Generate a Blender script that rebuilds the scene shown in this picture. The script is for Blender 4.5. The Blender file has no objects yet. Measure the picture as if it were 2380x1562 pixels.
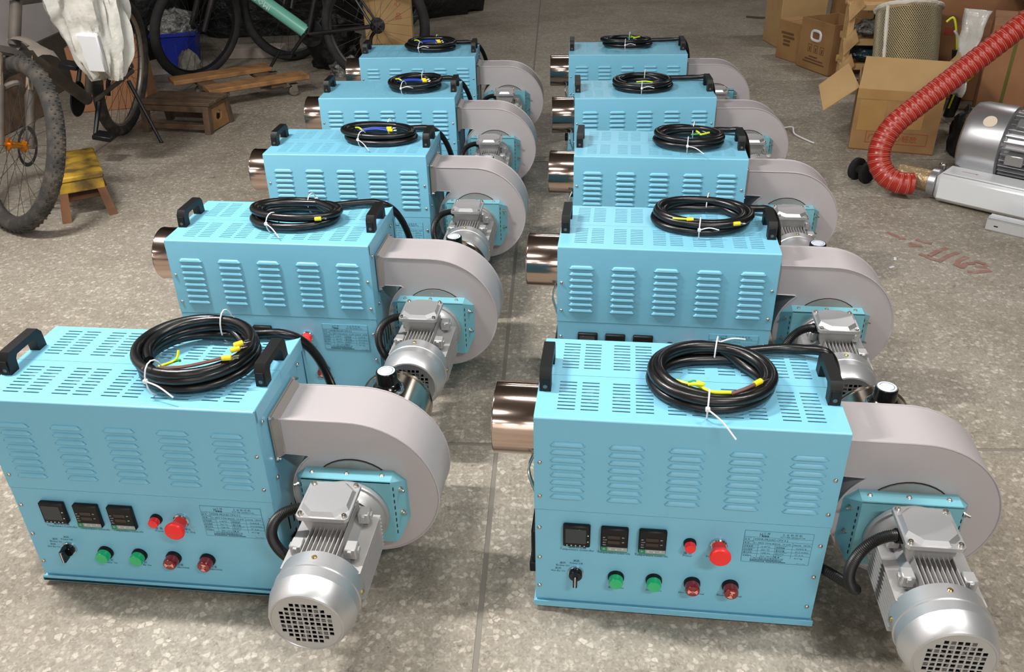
import bpy, math, random
from mathutils import Vector, Matrix, noise
from mathutils.geometry import tessellate_polygon
R = math.radians
random.seed(7)
scene = bpy.context.scene
C = scene.collection

# ------------------------------------------------------------------ camera, world, lights, exposure
cam_data = bpy.data.cameras.new('camera'); cam = bpy.data.objects.new('camera', cam_data); C.objects.link(cam)
cam_data.sensor_width = 36.0; cam_data.lens = 36.0 * 1988.9 / 2380.0; cam_data.clip_start = 0.05
cam.matrix_world = Matrix.Translation((0, 0, 1.4111)) @ Matrix.Rotation(R(90 - 30.4565), 4, 'X') @ Matrix.Rotation(R(-1.3927), 4, 'Z')
scene.camera = cam
world = bpy.data.worlds.new('world'); scene.world = world; world.use_nodes = True
world.node_tree.nodes['Background'].inputs[0].default_value = (0.9, 0.95, 1.0, 1)
world.node_tree.nodes['Background'].inputs[1].default_value = 0.1
vs = scene.view_settings
vs.view_transform = 'Standard'; vs.look = 'None'; vs.gamma = 1.0; vs.use_curve_mapping = False
vs.exposure = 0.08
LAMPS = [(-1.55, 1.85, 112, .62), (0.0, 1.65, 26, .9), (-2.35, 1.65, 14, .7), (1.5, 1.3, 36, .62), (-1.3, -2.2, 26, .9), (1.1, -1.0, 66, .9), (-1.3, -6.0, 70, 1.2), (1.6, -6.0, 70, 1.2),  # front right lamp set close as added fill for the nearest front panel
         (-1.6, -11.4, 170, 1.2), (0.8, -11.4, 170, 1.2), (3.4, -11.4, 110, 1.2), (0.6, 6.1, 12, .9), (3.2, 5.9, 26, .9), (1.0, 9.6, 22, .9)]  # the row by the front wall is added to brighten it for nozzle reflections
LAMP_Z = 2.95

# ------------------------------------------------------------------ materials
def lin(r, g, b):
    def f(c):
        c /= 255.0
        return c / 12.92 if c <= 0.04045 else ((c + 0.055) / 1.055) ** 2.4
    return (f(r), f(g), f(b), 1)
MATS = {}
def mat(name, rgb, rough=0.5, metal=0.0, bump=None, var=None, spec=None, alpha=None, trans=None, coat=None):
    m = bpy.data.materials.new(name); m.use_nodes = True; MATS[name] = m
    nt = m.node_tree; b = nt.nodes['Principled BSDF']
    b.inputs['Base Color'].default_value = lin(*rgb)
    b.inputs['Roughness'].default_value = rough; b.inputs['Metallic'].default_value = metal
    if spec is not None: b.inputs['Specular IOR Level'].default_value = spec
    if alpha is not None: b.inputs['Alpha'].default_value = alpha
    if trans is not None: b.inputs['Transmission Weight'].default_value = trans
    if coat is not None: b.inputs['Coat Weight'].default_value = coat
    tc = None
    if bump or var:
        tc = nt.nodes.new('ShaderNodeTexCoord')
    if var:                                   # var = (scale, rgb2, lo, hi)
        n = nt.nodes.new('ShaderNodeTexNoise'); n.inputs['Scale'].default_value = var[0]; n.inputs['Detail'].default_value = 6
        rp = nt.nodes.new('ShaderNodeValToRGB'); rp.color_ramp.elements[0].position = var[2]; rp.color_ramp.elements[1].position = var[3]
        rp.color_ramp.elements[0].color = lin(*rgb); rp.color_ramp.elements[1].color = lin(*var[1])
        nt.links.new(tc.outputs['Object'], n.inputs['Vector']); nt.links.new(n.outputs['Fac'], rp.inputs['Fac'])
        nt.links.new(rp.outputs['Color'], b.inputs['Base Color'])
    if bump:                                  # bump = (scale, strength, distance)
        n2 = nt.nodes.new('ShaderNodeTexNoise'); n2.inputs['Scale'].default_value = bump[0]; n2.inputs['Detail'].default_value = 4
        bp = nt.nodes.new('ShaderNodeBump'); bp.inputs['Strength'].default_value = bump[1]; bp.inputs['Distance'].default_value = bump[2]
        nt.links.new(tc.outputs['Object'], n2.inputs['Vector']); nt.links.new(n2.outputs['Fac'], bp.inputs['Height'])
        nt.links.new(bp.outputs['Normal'], b.inputs['Normal'])
    return m
mat('blue_paint', (118, 183, 208), 0.36, bump=(900, 0.25, 0.0004))
mat('teal_paint', (108, 166, 178), 0.36, bump=(700, 0.2, 0.0004))
mat('grey_paint', (172, 165, 166), 0.40, metal=0.12, bump=(800, 0.2, 0.0004))
mat('cast_alu', (180, 179, 178), 0.42, metal=0.6, bump=(500, 0.3, 0.0006))
mat('fan_cover_alu', (188, 188, 189), 0.38, metal=0.75, bump=(900, 0.15, 0.0003))
mat('fin_alu', (168, 166, 164), 0.45, metal=0.4)
mat('stainless', (200, 178, 166), 0.13, metal=1.0)
mat('stainless_pipe', (182, 172, 158), 0.18, metal=1.0)
mat('bolt_steel', (205, 200, 192), 0.22, metal=1.0)
mat('bolt_dark', (110, 106, 100), 0.35, metal=0.9)
mat('flange_steel', (152, 145, 140), 0.36, metal=0.4)
mat('brass_screw', (196, 170, 110), 0.3, metal=1.0)
mat('dark_inside', (14, 15, 17), 0.9)
mat('foil', (60, 66, 72), 0.45, metal=0.5, var=(45, (225, 228, 232), 0.50, 0.60))
mat('black_plastic', (11, 11, 12), 0.5, spec=0.35, bump=(600, 0.2, 0.0003))
mat('black_gloss', (10, 10, 11), 0.18)
mat('black_rubber', (14, 14, 15), 0.30, bump=(60, 0.12, 0.002))
mat('conduit_black', (18, 18, 18), 0.42)
mat('tie_white', (225, 226, 228), 0.4)
mat('screen_grey', (52, 58, 62), 0.12)
mat('screen_brown', (52, 36, 32), 0.15)
mat('ctl_green', (28, 128, 96), 0.35)
mat('ctl_grey', (150, 155, 158), 0.4)
mat('print_white', (225, 228, 230), 0.5)
mat('print_dark', (28, 70, 92), 0.6)
mat('green_lens', (18, 178, 110), 0.22, coat=0.6)
mat('darkred_lens', (120, 12, 22), 0.2, coat=0.6)
mat('red_lens', (235, 16, 22), 0.22, coat=0.6)
mat('lens_emblem', (230, 150, 140), 0.4)
mat('estop_red', (238, 40, 38), 0.35)
mat('chrome', (210, 214, 216), 0.12, metal=1.0)
mat('knob_cap', (196, 202, 212), 0.3)
mat('wire_yellow', (214, 226, 40), 0.4)
mat('wire_green', (46, 150, 60), 0.4)
mat('wire_brown', (104, 72, 64), 0.45)
mat('wire_blue', (30, 60, 170), 0.4)
mat('lug_yellow', (238, 206, 24), 0.35)
mat('rubber_foot', (20, 20, 20), 0.7)

# ------------------------------------------------------------------ mesh builder
class MB:
    def __init__(s): s.v = []; s.f = []; s.mi = []; s.m = 0; s.M = None
    def add(s, vs_, fs_):
        o = len(s.v)
        for p in vs_:
            p = Vector(p); s.v.append(s.M @ p if s.M else p)
        for q in fs_: s.f.append([i + o for i in q]); s.mi.append(s.m)
        return s
    def box(s, x0, x1, y0, y1, z0, z1, c=0.0):
        if x0 > x1: x0, x1 = x1, x0
        if y0 > y1: y0, y1 = y1, y0
        if z0 > z1: z0, z1 = z1, z0
        if c <= 0:
            vs_ = [(x, y, z) for z in (z0, z1) for y in (y0, y1) for x in (x0, x1)]
            return s.add(vs_, [(0, 2, 3, 1), (4, 5, 7, 6), (0, 1, 5, 4), (2, 6, 7, 3), (0, 4, 6, 2), (1, 3, 7, 5)])
        c = min(c, (x1-x0)*.49, (y1-y0)*.49, (z1-z0)*.49)
        X = (x0, x1); Y = (y0, y1); Z = (z0, z1); vs_ = []; idx = {}
        for i in (0, 1):
            for j in (0, 1):
                for k in (0, 1):
                    sx, sy, sz = (c, -c)[i], (c, -c)[j], (c, -c)[k]
                    idx[i, j, k] = len(vs_)
                    vs_ += [(X[i], Y[j]+sy, Z[k]+sz), (X[i]+sx, Y[j], Z[k]+sz), (X[i]+sx, Y[j]+sy, Z[k])]
        g = lambda i, j, k, a: idx[i, j, k] + a
        F = []
        for i in (0, 1):
            F.append([g(i, 0, 0, 0), g(i, 0, 1, 0), g(i, 1, 1, 0), g(i, 1, 0, 0)][::(1 if i == 0 else -1)])
            F.append([g(0, i, 0, 1), g(1, i, 0, 1), g(1, i, 1, 1), g(0, i, 1, 1)][::(1 if i == 0 else -1)])
            F.append([g(0, 0, i, 2), g(0, 1, i, 2), g(1, 1, i, 2), g(1, 0, i, 2)][::(1 if i == 0 else -1)])
        for a in (0, 1):
            for b in (0, 1):
                q = [g(a, b, 0, 0), g(a, b, 0, 1), g(a, b, 1, 1), g(a, b, 1, 0)]; F.append(q if a == b else q[::-1])
                q = [g(a, 0, b, 2), g(a, 0, b, 0), g(a, 1, b, 0), g(a, 1, b, 2)]; F.append(q if a == b else q[::-1])
                q = [g(0, a, b, 1), g(0, a, b, 2), g(1, a, b, 2), g(1, a, b, 1)]; F.append(q if a == b else q[::-1])
        for (i, j, k), o in idx.items():
            q = [o, o+1, o+2]; F.append(q if (i+j+k) % 2 else q[::-1])
        return s.add(vs_, F)
    def lathe(s, prof, p=(0, 0, 0), d=(0, 0, 1), n=20, ends=True, a0=0.0, a1=2*math.pi):
        d = Vector(d).normalized(); p = Vector(p)
        u = d.orthogonal().normalized(); w = d.cross(u)
        full = abs(a1 - a0 - 2*math.pi) < 1e-6
        nn = n if full else n + 1
        vs_ = []
        for r, h in prof:
            for i in range(nn):
                a = a0 + (a1-a0)*i/n
                vs_.append(p + d*h + u*(r*math.cos(a)) + w*(r*math.sin(a)))
        F = []
        for k in range(len(prof)-1):
            for i in range(n):
                j = (i+1) % nn if full else i+1
                F.append((k*nn+i, k*nn+j, (k+1)*nn+j, (k+1)*nn+i))
        if ends and full:
            if prof[0][0] > 1e-6: F.append(list(range(nn))[::-1])
            if prof[-1][0] > 1e-6: F.append([(len(prof)-1)*nn+i for i in range(nn)])
        return s.add(vs_, F)
    def cyl(s, p0, p1, r0, r1=None, n=14, c=0.0):
        p0 = Vector(p0); p1 = Vector(p1); h = (p1-p0).length
        if r1 is None: r1 = r0
        pr = [(r0, 0), (r1, h)] if c <= 0 else [(r0-c, 0), (r0, c), (r1, h-c), (r1-c, h)]
        return s.lathe(pr, p0, p1-p0, n)
    def tube(s, pts, r, n=8, closed=False, cap=True, up=None):
        pts = [Vector(p) for p in pts]; N = len(pts); rad = r if isinstance(r, (list, tuple)) else [r]*N
        vs_ = []; prev = None
        for i in range(N):
            if closed: t = pts[(i+1) % N]-pts[i-1]
            else: t = pts[min(i+1, N-1)]-pts[max(i-1, 0)]
            t.normalize()
            if prev is None:
                u = Vector(up) if up else t.orthogonal()
            else: u = prev
            u = (u - t*u.dot(t))
            if u.length < 1e-6: u = t.orthogonal()
            u.normalize(); prev = u; w = t.cross(u)
            for k in range(n):
                a = 2*math.pi*k/n; vs_.append(pts[i]+u*(rad[i]*math.cos(a))+w*(rad[i]*math.sin(a)))
        F = []
        for i in range(N if closed else N-1):
            j = (i+1) % N
            for k in range(n):
                l = (k+1) % n; F.append((i*n+k, i*n+l, j*n+l, j*n+k))
        if cap and not closed: F.append(list(range(n))[::-1]); F.append([(N-1)*n+k for k in range(n)])
        return s.add(vs_, F)
    def ball(s, p, rx, ry=None, rz=None, n=12, m=8):
        ry = ry or rx; rz = rz or rx; p = Vector(p); vs_ = []; F = []
        for i in range(m+1):
            a = math.pi*i/m
            for k in range(n):
                b = 2*math.pi*k/n; vs_.append(p+Vector((rx*math.sin(a)*math.cos(b), ry*math.sin(a)*math.sin(b), rz*math.cos(a))))
        for i in range(m):
            for k in range(n):
                l = (k+1) % n; F.append((i*n+k, (i+1)*n+k, (i+1)*n+l, i*n+l))
        return s.add(vs_, F)
    def prism(s, poly, a, b, plane='xz', holes=()):
        """poly in the named plane, extruded between a and b along the third axis; holes are loops cut through"""
        def P(q, t):
            if plane == 'xz': return (q[0], t, q[1])
            if plane == 'xy': return (q[0], q[1], t)
            return (t, q[0], q[1])
        loops = [list(poly)] + [list(h) for h in holes]
        flat = [q for l in loops for q in l]
        tris = tessellate_polygon([[Vector((q[0], q[1], 0)) for q in l] for l in loops]) if holes else None
        n = len(flat); vs_ = [P(q, a) for q in flat]+[P(q, b) for q in flat]; F = []
        if tris:
            for t in tris: F.append(list(t)); F.append([i+n for i in t][::-1])
        else: F.append(list(range(n))); F.append([i+n for i in range(n)][::-1])
        o = 0
        for l in loops:
            for i in range(len(l)):
                j = (i+1) % len(l); F.append((o+i, o+j, n+o+j, n+o+i))
            o += len(l)
        return s.add(vs_, F)
    def quad(s, a, b, c_, d): return s.add([a, b, c_, d], [(0, 1, 2, 3)])
    def mesh(s, name, mats, sharp=38):
        me = bpy.data.meshes.new(name); me.from_pydata([tuple(p) for p in s.v], [], s.f)
        for m in ([mats] if isinstance(mats, str) else mats): me.materials.append(MATS[m])
        me.polygons.foreach_set('material_index', s.mi)
        import bmesh
        bm = bmesh.new(); bm.from_mesh(me); bmesh.ops.recalc_face_normals(bm, faces=bm.faces); bm.to_mesh(me); bm.free()
        me.shade_smooth(); me.set_sharp_from_angle(angle=R(sharp)); me.update()
        return me
    def build(s, name, mats, parent=None, loc=None, sharp=38):
        return link(name, s.mesh(name, mats, sharp), parent, loc)
def link(name, me, parent=None, loc=None, rot=None):
    o = bpy.data.objects.new(name, me); C.objects.link(o)
    if parent: o.parent = parent
    if loc: o.location = loc
    if rot: o.rotation_euler = rot
    return o
def tag(o, label=None, cat=None, group=None, kind=None):
    if label: o['label'] = label
    if cat: o['category'] = cat
    if group: o['group'] = group
    if kind: o['kind'] = kind
    return o
def empty(name, loc=(0, 0, 0), rot=(0, 0, 0)):
    o = bpy.data.objects.new(name, None); C.objects.link(o); o.location = loc; o.rotation_euler = rot; o.empty_display_size = 0.1
    return o
def copy_tree(o, parent=None):
    c = o.copy(); C.objects.link(c); c.parent = parent
    for ch in list(o.children): copy_tree(ch, c)
    return c
def spline(pts, n=8, closed=False):
    pts = [Vector(p) for p in pts]; out = []; N = len(pts)
    for i in range(N if closed else N-1):
        if closed: p0, p1, p2, p3 = pts[i-1], pts[i], pts[(i+1) % N], pts[(i+2) % N]
        else: p0, p1, p2, p3 = pts[max(i-1, 0)], pts[i], pts[i+1], pts[min(i+2, N-1)]
        for k in range(n):
            t = k/n
            out.append(0.5*((2*p1)+(p2-p0)*t+(2*p0-5*p1+4*p2-p3)*t*t+(3*p1-p0-3*p2+p3)*t**3))
    if not closed: out.append(pts[-1])
    return out
def text_geo(mb, txt, x, z, size, y=0.0, align='LEFT', sx=1.0, M=None):
    """flat lettering standing in the xz plane (facing -y)"""
    cu = bpy.data.curves.new('lettering', 'FONT'); cu.body = txt; cu.size = size; cu.resolution_u = 1; cu.align_x = align; cu.fill_mode = 'FRONT'
    o = bpy.data.objects.new('lettering', cu); C.objects.link(o)
    dg = bpy.context.evaluated_depsgraph_get(); me = o.evaluated_get(dg).to_mesh()
    vs_ = [((M @ Vector((v.co.x*sx, v.co.y, 0))) if M else (x+v.co.x*sx, y, z+v.co.y)) for v in me.vertices]
    mb.add(vs_, [list(p.vertices) for p in me.polygons])
    o.evaluated_get(dg).to_mesh_clear()
    bpy.data.objects.remove(o); bpy.data.curves.remove(cu)

# ------------------------------------------------------------------ setting: floor, walls, lamps
def terrazzo():
    m = bpy.data.materials.new('terrazzo'); m.use_nodes = True; MATS['terrazzo'] = m; nt = m.node_tree; N = nt.nodes; Lk = nt.links
    b = N['Principled BSDF']
    g = N.new('ShaderNodeNewGeometry'); info = N.new('ShaderNodeObjectInfo')
    def noise_(scale, det=5, rough=.6):
        n = N.new('ShaderNodeTexNoise'); n.inputs['Scale'].default_value = scale; n.inputs['Detail'].default_value = det; n.inputs['Roughness'].default_value = rough
        Lk.new(g.outputs['Position'], n.inputs['Vector']); return n
    def ramp(src, stops):
        r = N.new('ShaderNodeValToRGB'); e = r.color_ramp.elements
        while len(e) < len(stops): e.new(.5)
        for k, (p, c) in enumerate(stops): e[k].position = p; e[k].color = lin(*c)
        Lk.new(src, r.inputs['Fac']); return r
    def mix(kind, fac, a, b_):
        x = N.new('ShaderNodeMix'); x.data_type = 'RGBA'; x.blend_type = kind
        if isinstance(fac, float): x.inputs[0].default_value = fac
        else: Lk.new(fac, x.inputs[0])
        Lk.new(a, x.inputs[6]); Lk.new(b_, x.inputs[7]); return x.outputs[2]
    def chips(scale, thr0, thr1, dist):
        wob = noise_(scale*1.4, 2)
        add = N.new('ShaderNodeVectorMath'); add.operation = 'MULTIPLY_ADD'; add.inputs[1].default_value = (dist,)*3
        Lk.new(wob.outputs['Color'], add.inputs[0]); Lk.new(g.outputs['Position'], add.inputs[2])
        vo = N.new('ShaderNodeTexVoronoi'); vo.inputs['Scale'].default_value = scale; Lk.new(add.outputs[0], vo.inputs['Vector'])
        ve = N.new('ShaderNodeTexVoronoi'); ve.feature = 'DISTANCE_TO_EDGE'; ve.inputs['Scale'].default_value = scale; Lk.new(add.outputs[0], ve.inputs['Vector'])
        sep = N.new('ShaderNodeSeparateColor'); Lk.new(vo.outputs['Color'], sep.inputs[0])
        rp = N.new('ShaderNodeValToRGB'); rp.color_ramp.elements[0].position = thr0; rp.color_ramp.elements[1].position = thr1
        Lk.new(ve.outputs['Distance'], rp.inputs['Fac'])
        return sep, rp
    base = ramp(noise_(7, 8, .75).outputs['Fac'], [(.3, (128, 122, 113)), (.5, (147, 142, 133)), (.7, (162, 157, 149))])
    sep, edge = chips(74, .06, .16, .008)
    cc = ramp(sep.outputs[0], [(.0, (124, 116, 106)), (.22, (142, 136, 126)), (.66, (150, 145, 136)), (.74, (178, 171, 160)), (.9, (194, 187, 177)), (1, (210, 203, 194))])
    col = mix('MIX', edge.outputs['Color'], base.outputs['Color'], cc.outputs['Color'])
    sep2, edge2 = chips(210, .03, .1, .002)
    c2 = ramp(sep2.outputs[1], [(0, (126, 117, 105)), (.45, (158, 150, 139)), (.8, (170, 162, 151)), (1, (200, 192, 182))])
    col2 = mix('MIX', 0.38, col, c2.outputs['Color'])
    stain = ramp(noise_(1.1, 8, .7).outputs['Fac'], [(.33, (205, 198, 188)), (.5, (238, 235, 228)), (.68, (255, 253, 250))])
    col3 = mix('MULTIPLY', 1.0, col2, stain.outputs['Color'])
    sp = ramp(noise_(22, 8, .8).outputs['Fac'], [(.33, (134, 124, 114)), (.41, (255, 255, 255))])
    col4 = mix('MULTIPLY', 0.8, col3, sp.outputs['Color'])
    Lk.new(col4, b.inputs['Base Color'])
    rr = N.new('ShaderNodeMapRange'); rr.inputs[3].default_value = .42; rr.inputs[4].default_value = .68
    Lk.new(noise_(6, 5).outputs['Fac'], rr.inputs[0]); Lk.new(rr.outputs[0], b.inputs['Roughness'])
    bp = N.new('ShaderNodeBump'); bp.inputs['Strength'].default_value = .15; bp.inputs['Distance'].default_value = .001
    Lk.new(noise_(90, 4).outputs['Fac'], bp.inputs['Height']); Lk.new(bp.outputs['Normal'], b.inputs['Normal'])
terrazzo()
mat('floor_joint', (120, 114, 105), 0.8)
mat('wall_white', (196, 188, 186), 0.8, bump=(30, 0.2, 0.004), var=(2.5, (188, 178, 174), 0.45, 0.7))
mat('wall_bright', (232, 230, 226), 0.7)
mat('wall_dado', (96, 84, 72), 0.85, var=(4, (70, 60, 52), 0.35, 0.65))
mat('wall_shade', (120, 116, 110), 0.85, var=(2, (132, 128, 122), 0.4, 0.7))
mat('ceiling_paint', (130, 128, 124), 0.9)
mat('lamp_housing', (225, 225, 225), 0.5)
fl = MB().box(-6, 8, -14, 14, -0.12, -0.0015).build('floor', 'floor_joint'); tag(fl, 'worn grey brown terrazzo floor with thin divider joints', kind='structure')
PITCH = 2.28; g = 0.006
pm = MB().box(g, PITCH-g, g, PITCH-g, -0.02, 0.0).mesh('terrazzo_panel', 'terrazzo')
fa = R(-3.3)
for i in range(-3, 4):
    for j in range(-7, 5):
        lx, ly = i*PITCH, j*PITCH
        wx = -0.047 + lx*math.cos(fa) - ly*math.sin(fa); wy = 1.83 + lx*math.sin(fa) + ly*math.cos(fa)
        link('terrazzo_panel', pm, fl, (wx, wy, 0), (0, 0, fa))
def wall(name, *b, m='wall_white'):
    o = MB().box(*b).build(name, m); return tag(o, kind='structure')
wall('wall_left', -3.1, -2.95, -13.2, 13.2, 0, 3.6)
tag(MB().box(-2.95, -2.925, -13.0, 13.0, 0, 0.34, 0.004).build('baseboard_left', 'wall_dado'), kind='structure')
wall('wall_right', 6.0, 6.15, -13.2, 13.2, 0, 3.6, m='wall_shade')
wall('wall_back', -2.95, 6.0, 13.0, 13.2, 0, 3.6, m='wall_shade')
wall('wall_front', -2.95, 6.0, -13.2, -13.0, 0, 3.6, m='wall_bright')
wall('ceiling', -3.1, 6.15, -13.2, 13.2, 3.6, 3.7, m='ceiling_paint')
def lamp(x, y, w, ln):
    t = empty('ceiling_lamp', (x, y, LAMP_Z))
    tag(t, 'unseen long white batten lamp hanging from the ceiling', 'lamp', 'ceiling batten lamps')
    MB().box(-ln/2-.03, ln/2+.03, -.07, .07, .01, .06, .006).build('housing', 'lamp_housing', t)
    mb = MB()
    for s in (-.25, .25): mb.cyl((s, 0, .05), (s, 0, 3.6-LAMP_Z), .006, n=6)
    mb.build('hanger', 'bolt_steel', t)
    l = bpy.data.lights.new('lamp_tube', 'AREA'); l.shape = 'RECTANGLE'; l.size = ln; l.size_y = 0.09; l.energy = w; l.color = (1.0, 0.985, 0.962)
    lo = bpy.data.objects.new('lamp_tube', l); C.objects.link(lo); lo.parent = t
for x, y, w, ln in LAMPS: lamp(x, y, w, ln)

# ------------------------------------------------------------------ hot air machine
L, W, H, S = 0.56, 0.2863, 0.4923, 0.2728
CX, CZ = 0.712, 0.252          # scroll centre
MX, MZ = 0.709, 0.236          # motor axis

def slots(y0, y1):
    out = []
    for k in range(5):
        for xo in (0.040, 0.0832):
            x = xo + k*0.1016
            for i in range(9):
                y = y0 + (y1-y0)*i/8
                out.append([(x, y-.0018), (x+.0328, y-.0018), (x+.0328, y+.0018), (x, y+.0018)])
    return out

def machine():
    root = empty('hot_air_machine')
    # core cabinet
    MB().box(.003, L-.003, .003, W-.003, .02, H-.03).build('cabinet_body', 'blue_paint', root)
    MB().box(.012, L-.012, .012, W-.012, H-.031, H-.014).build('insulation_layer', 'foil', root)  # silver patches are insulation; the dark tone stands in for the unlit cavity
    MB().box(-.003, L+.003, -.006, W+.006, .012, .020).box(-.003, L+.003, -.006, -.0035, .012, .027, .001).box(-.003, L+.003, W+.0035, W+.006, .012, .027).build('base_tray', 'blue_paint', root)
    for x in (.03, L-.03):
        for y in (.03, W-.03): MB().cyl((x, y, 0), (x, y, .013), .014, .012, c=.002).build('rubber_foot', 'rubber_foot', root)
    # hoods: two bent sheets with slotted tops
    r = .004
    for nm, sg in (('front', 1), ('back', -1)):
        mb = MB()
        if sg == 1: ya, yb, edge, sl = r, .1447, 0.0, slots(.0315, .121)
        else: ya, yb, edge, sl = .1456, W-r, W, slots(.1735, .264)
        mb.prism([(0, ya), (L, ya), (L, yb), (0, yb)], H-.0016, H, 'xy', sl)
        arc = [(edge+sg*(r-r*math.cos(a)), H-r+r*math.sin(a)) for a in [R(15*k) for k in range(7)]]
        prof = [(edge, S)]+arc
        vs_ = [(x, p[0], p[1]) for p in prof for x in (0, L)]
        mb.add(vs_, [(2*k, 2*k+1, 2*k+3, 2*k+2) for k in range(len(prof)-1)])
        for x in (0, L):           # returned end lips
            mb.box(x-.0008, x+.0008, min(ya, yb), max(ya, yb), H-.03, H-.001)
            mb.box(x-.0008, x+.0008, min(edge+sg*.0002, edge+sg*.012), max(edge+sg*.0002, edge+sg*.012), S, H-.004)
        mb.box(.0, L, min(edge+sg*.0002, edge+sg*.003), max(edge+sg*.0002, edge+sg*.003), S, S+.0015)
        ho = mb.build('hood', 'blue_paint', root, sharp=25)
        if sg == 1:
            lv = MB(); n = 14; hw = .0335; D = .0048; hh = .0085; m = 5
            vs_ = []; F = []
            for i in range(n+1):
                t = -1+2*i/n; e = min(1, (1-abs(t))*hw/.009); e = math.sqrt(max(0, 1-(1-e)**2))
                for k in range(m+1):
                    a = k/m*math.pi/2; vs_.append((t*hw*(1-.10*(1-k/m)), -D*e*math.sin(a), hh*e*math.cos(a)-.0005))
            for i in range(n):
                for k in range(m): F.append((i*(m+1)+k, (i+1)*(m+1)+k, (i+1)*(m+1)+k+1, i*(m+1)+k+1))
            lv.add(vs_, F); lv.m = 1
            o = len(lv.v); bot = [(-1+2*i/n) for i in range(n+1)]
            lv.add([(t*hw, -.0003, -.0004) for t in bot]+[vs_[i*(m+1)+m] for i in range(n+1)], [(i, i+1, n+2+i, n+1+i) for i in range(n)])
            lme = lv.mesh('louver', ['blue_paint', 'dark_inside'], 60)
            for k in range(5):
                for q in range(8): link('louver', lme, ho, (.0625+k*.1088, 0, .3065+q*.01795))
    MB().box(.0006, L-.0006, 0.0006, .003, .0275, S-.0012).build('lower_panel', 'blue_paint', root)
    MB().box(.0006, L-.0006, W-.003, W-.0006, .0275, S-.0012).build('rear_panel', 'blue_paint', root)
    # right-hand end panel vents and left terminal strip
    mb = MB()
    for i in range(8):
        for q in range(2): mb.box(L-.0035, L-.0026, .06+i*.024, .066+i*.024, .075+q*.07, .125+q*.07)
    mb.build('side_vent', 'dark_inside', root)
    t = MB().box(-.010, .002, .045, .22, .075, .17, .002).box(-.016, .002, .040, .23, .060, .085, .002).build('terminal_strip', 'black_plastic', root)
    MB().box(-.013, -.0095, .050, .215, .09, .165, .001).build('terminal_cover', 'black_gloss', t)
    # screws
    scr = MB().lathe([(.0045, 0), (.0045, .0008), (.0036, .0022), (.0018, .0030), (.0016, .0018), (0, .0018)], (0, 0, 0), (0, -1, 0), 12).mesh('screw', 'bolt_steel')
    for x, z in [(.0105, .389), (.0105, .3066), (.549, .387), (.549, .305), (.0095, .2255), (.0095, .145), (.009, .0657), (.5475, .2255), (.5475, .143), (.5465, .0613)]:
        link('screw', scr, root, (x, 0, z))
    for y, z in [(.03, .449), (.236, .449), (.046, .30), (.036, .115), (.25, .30)]:
        link('screw', scr, root, (L, y, z), (0, 0, R(90)))
    for y, z in [(.03, .449), (.236, .449), (.046, .30)]: link('screw', scr, root, (0, y, z), (0, 0, R(-90)))
    # handles
    def handle(x):
        mb = MB(); y0, y1 = .086, .206; h = .046; w = .011
        prof = [(y0-.001, 0), (y0+.024, 0), (y0+.026, .024), (y0+.032, .031), (y1-.032, .031), (y1-.026, .024), (y1-.024, 0), (y1+.001, 0), (y1-.002, .034), (y1-.012, h), (y0+.012, h), (y0+.002, .034)]
        mb.prism([(p[0], H+p[1]) for p in prof], x-w, x+w, 'yz')
        o = mb.build('handle', 'black_plastic', root, sharp=50)
        MB().box(x-.0075, x+.0075, y0-.0016, y0+.001, H+.006, H+.031, .0005).build('recess', 'black_plastic', o)
        MB().cyl((x, y0-.002, H+.011), (x, y0+.002, H+.011), .0042, n=10).build('bolt', 'bolt_dark', o)
        return o
    handle(.0135); handle(.5455)
    # nozzle, probe
    ny, nz, nr = .145, .385, .074
    MB().lathe([(nr, .002), (nr, -.089), (nr+.0008, -.0905), (nr-.0004, -.092), (nr-.002, -.0905), (nr-.002, .0)], (0, ny, nz), (1, 0, 0), 48, ends=False).lathe([(0, -.004), (nr-.002, -.004)], (0, ny, nz), (1, 0, 0), 48).build('outlet_nozzle', 'stainless', root)
    for dy in (0, .007): MB().tube(spline([(-.010, .088+dy, .335), (-.018, .070+dy, .318), (-.016, .062+dy, .300), (-.003, .058+dy, .262), (.005, .058+dy, .255)], 5), .0028, 8).build('probe_wire', 'bolt_steel', root)
    # blower scroll
    def rad(d):
        ks = [(134, .124), (180, .132), (225, .142), (270, .152), (302, .162), (360, .172), (405, .1745), (450, .177)]
        for (a, ra), (b, rb) in zip(ks, ks[1:]):
            if d <= b: return ra+(rb-ra)*(d-a)/(b-a)
        return ks[-1][1]
    out = [(.576, .346), (.622, .344)]
    for k in range(54):
        d = 134+(446-134)*k/53; q = rad(d); out.append((CX+q*math.cos(R(d)), CZ+q*math.sin(R(d))))
    out += [(.70, .4295), (.576, .430)]
    ho = MB().prism(out, .0665, .19, 'xz').build('blower_housing', 'grey_paint', root, sharp=30)
    ring = [Vector((p[0], .0665, p[1])) for p in out]
    MB().tube(ring, .0022, 6, closed=True).tube([v+Vector((0, .1235, 0)) for v in ring], .0022, 6, closed=True).build('rolled_seam', 'grey_paint', ho)
    MB().lathe([(.088, 0), (.090, .0012), (.090, .003), (.086, .003)], (CX, .0665, CZ-.004), (0, -1, 0), 40).build('shaded_inlet_ring', 'flange_steel', ho)  # darker steel tone stands in for the shaded recess round the inlet
    MB().lathe([(.0905, .0002), (.0925, .0006), (.0905, .001)], (CX, .0665, CZ-.004), (0, -1, 0), 40, ends=False).build('ring_gap', 'dark_inside', ho)  # dark raised band drawn for the shade in the groove
    mb = MB()
    y0, y1, z0, z1 = .054, .203, .334, .441
    hole = [(.066, .346), (.19, .346), (.19, .430), (.066, .430)]
    mb.prism([(y0, z0), (y1, z0), (y1, z1), (y0, z1)], L, L+.003, 'yz', [hole])
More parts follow.
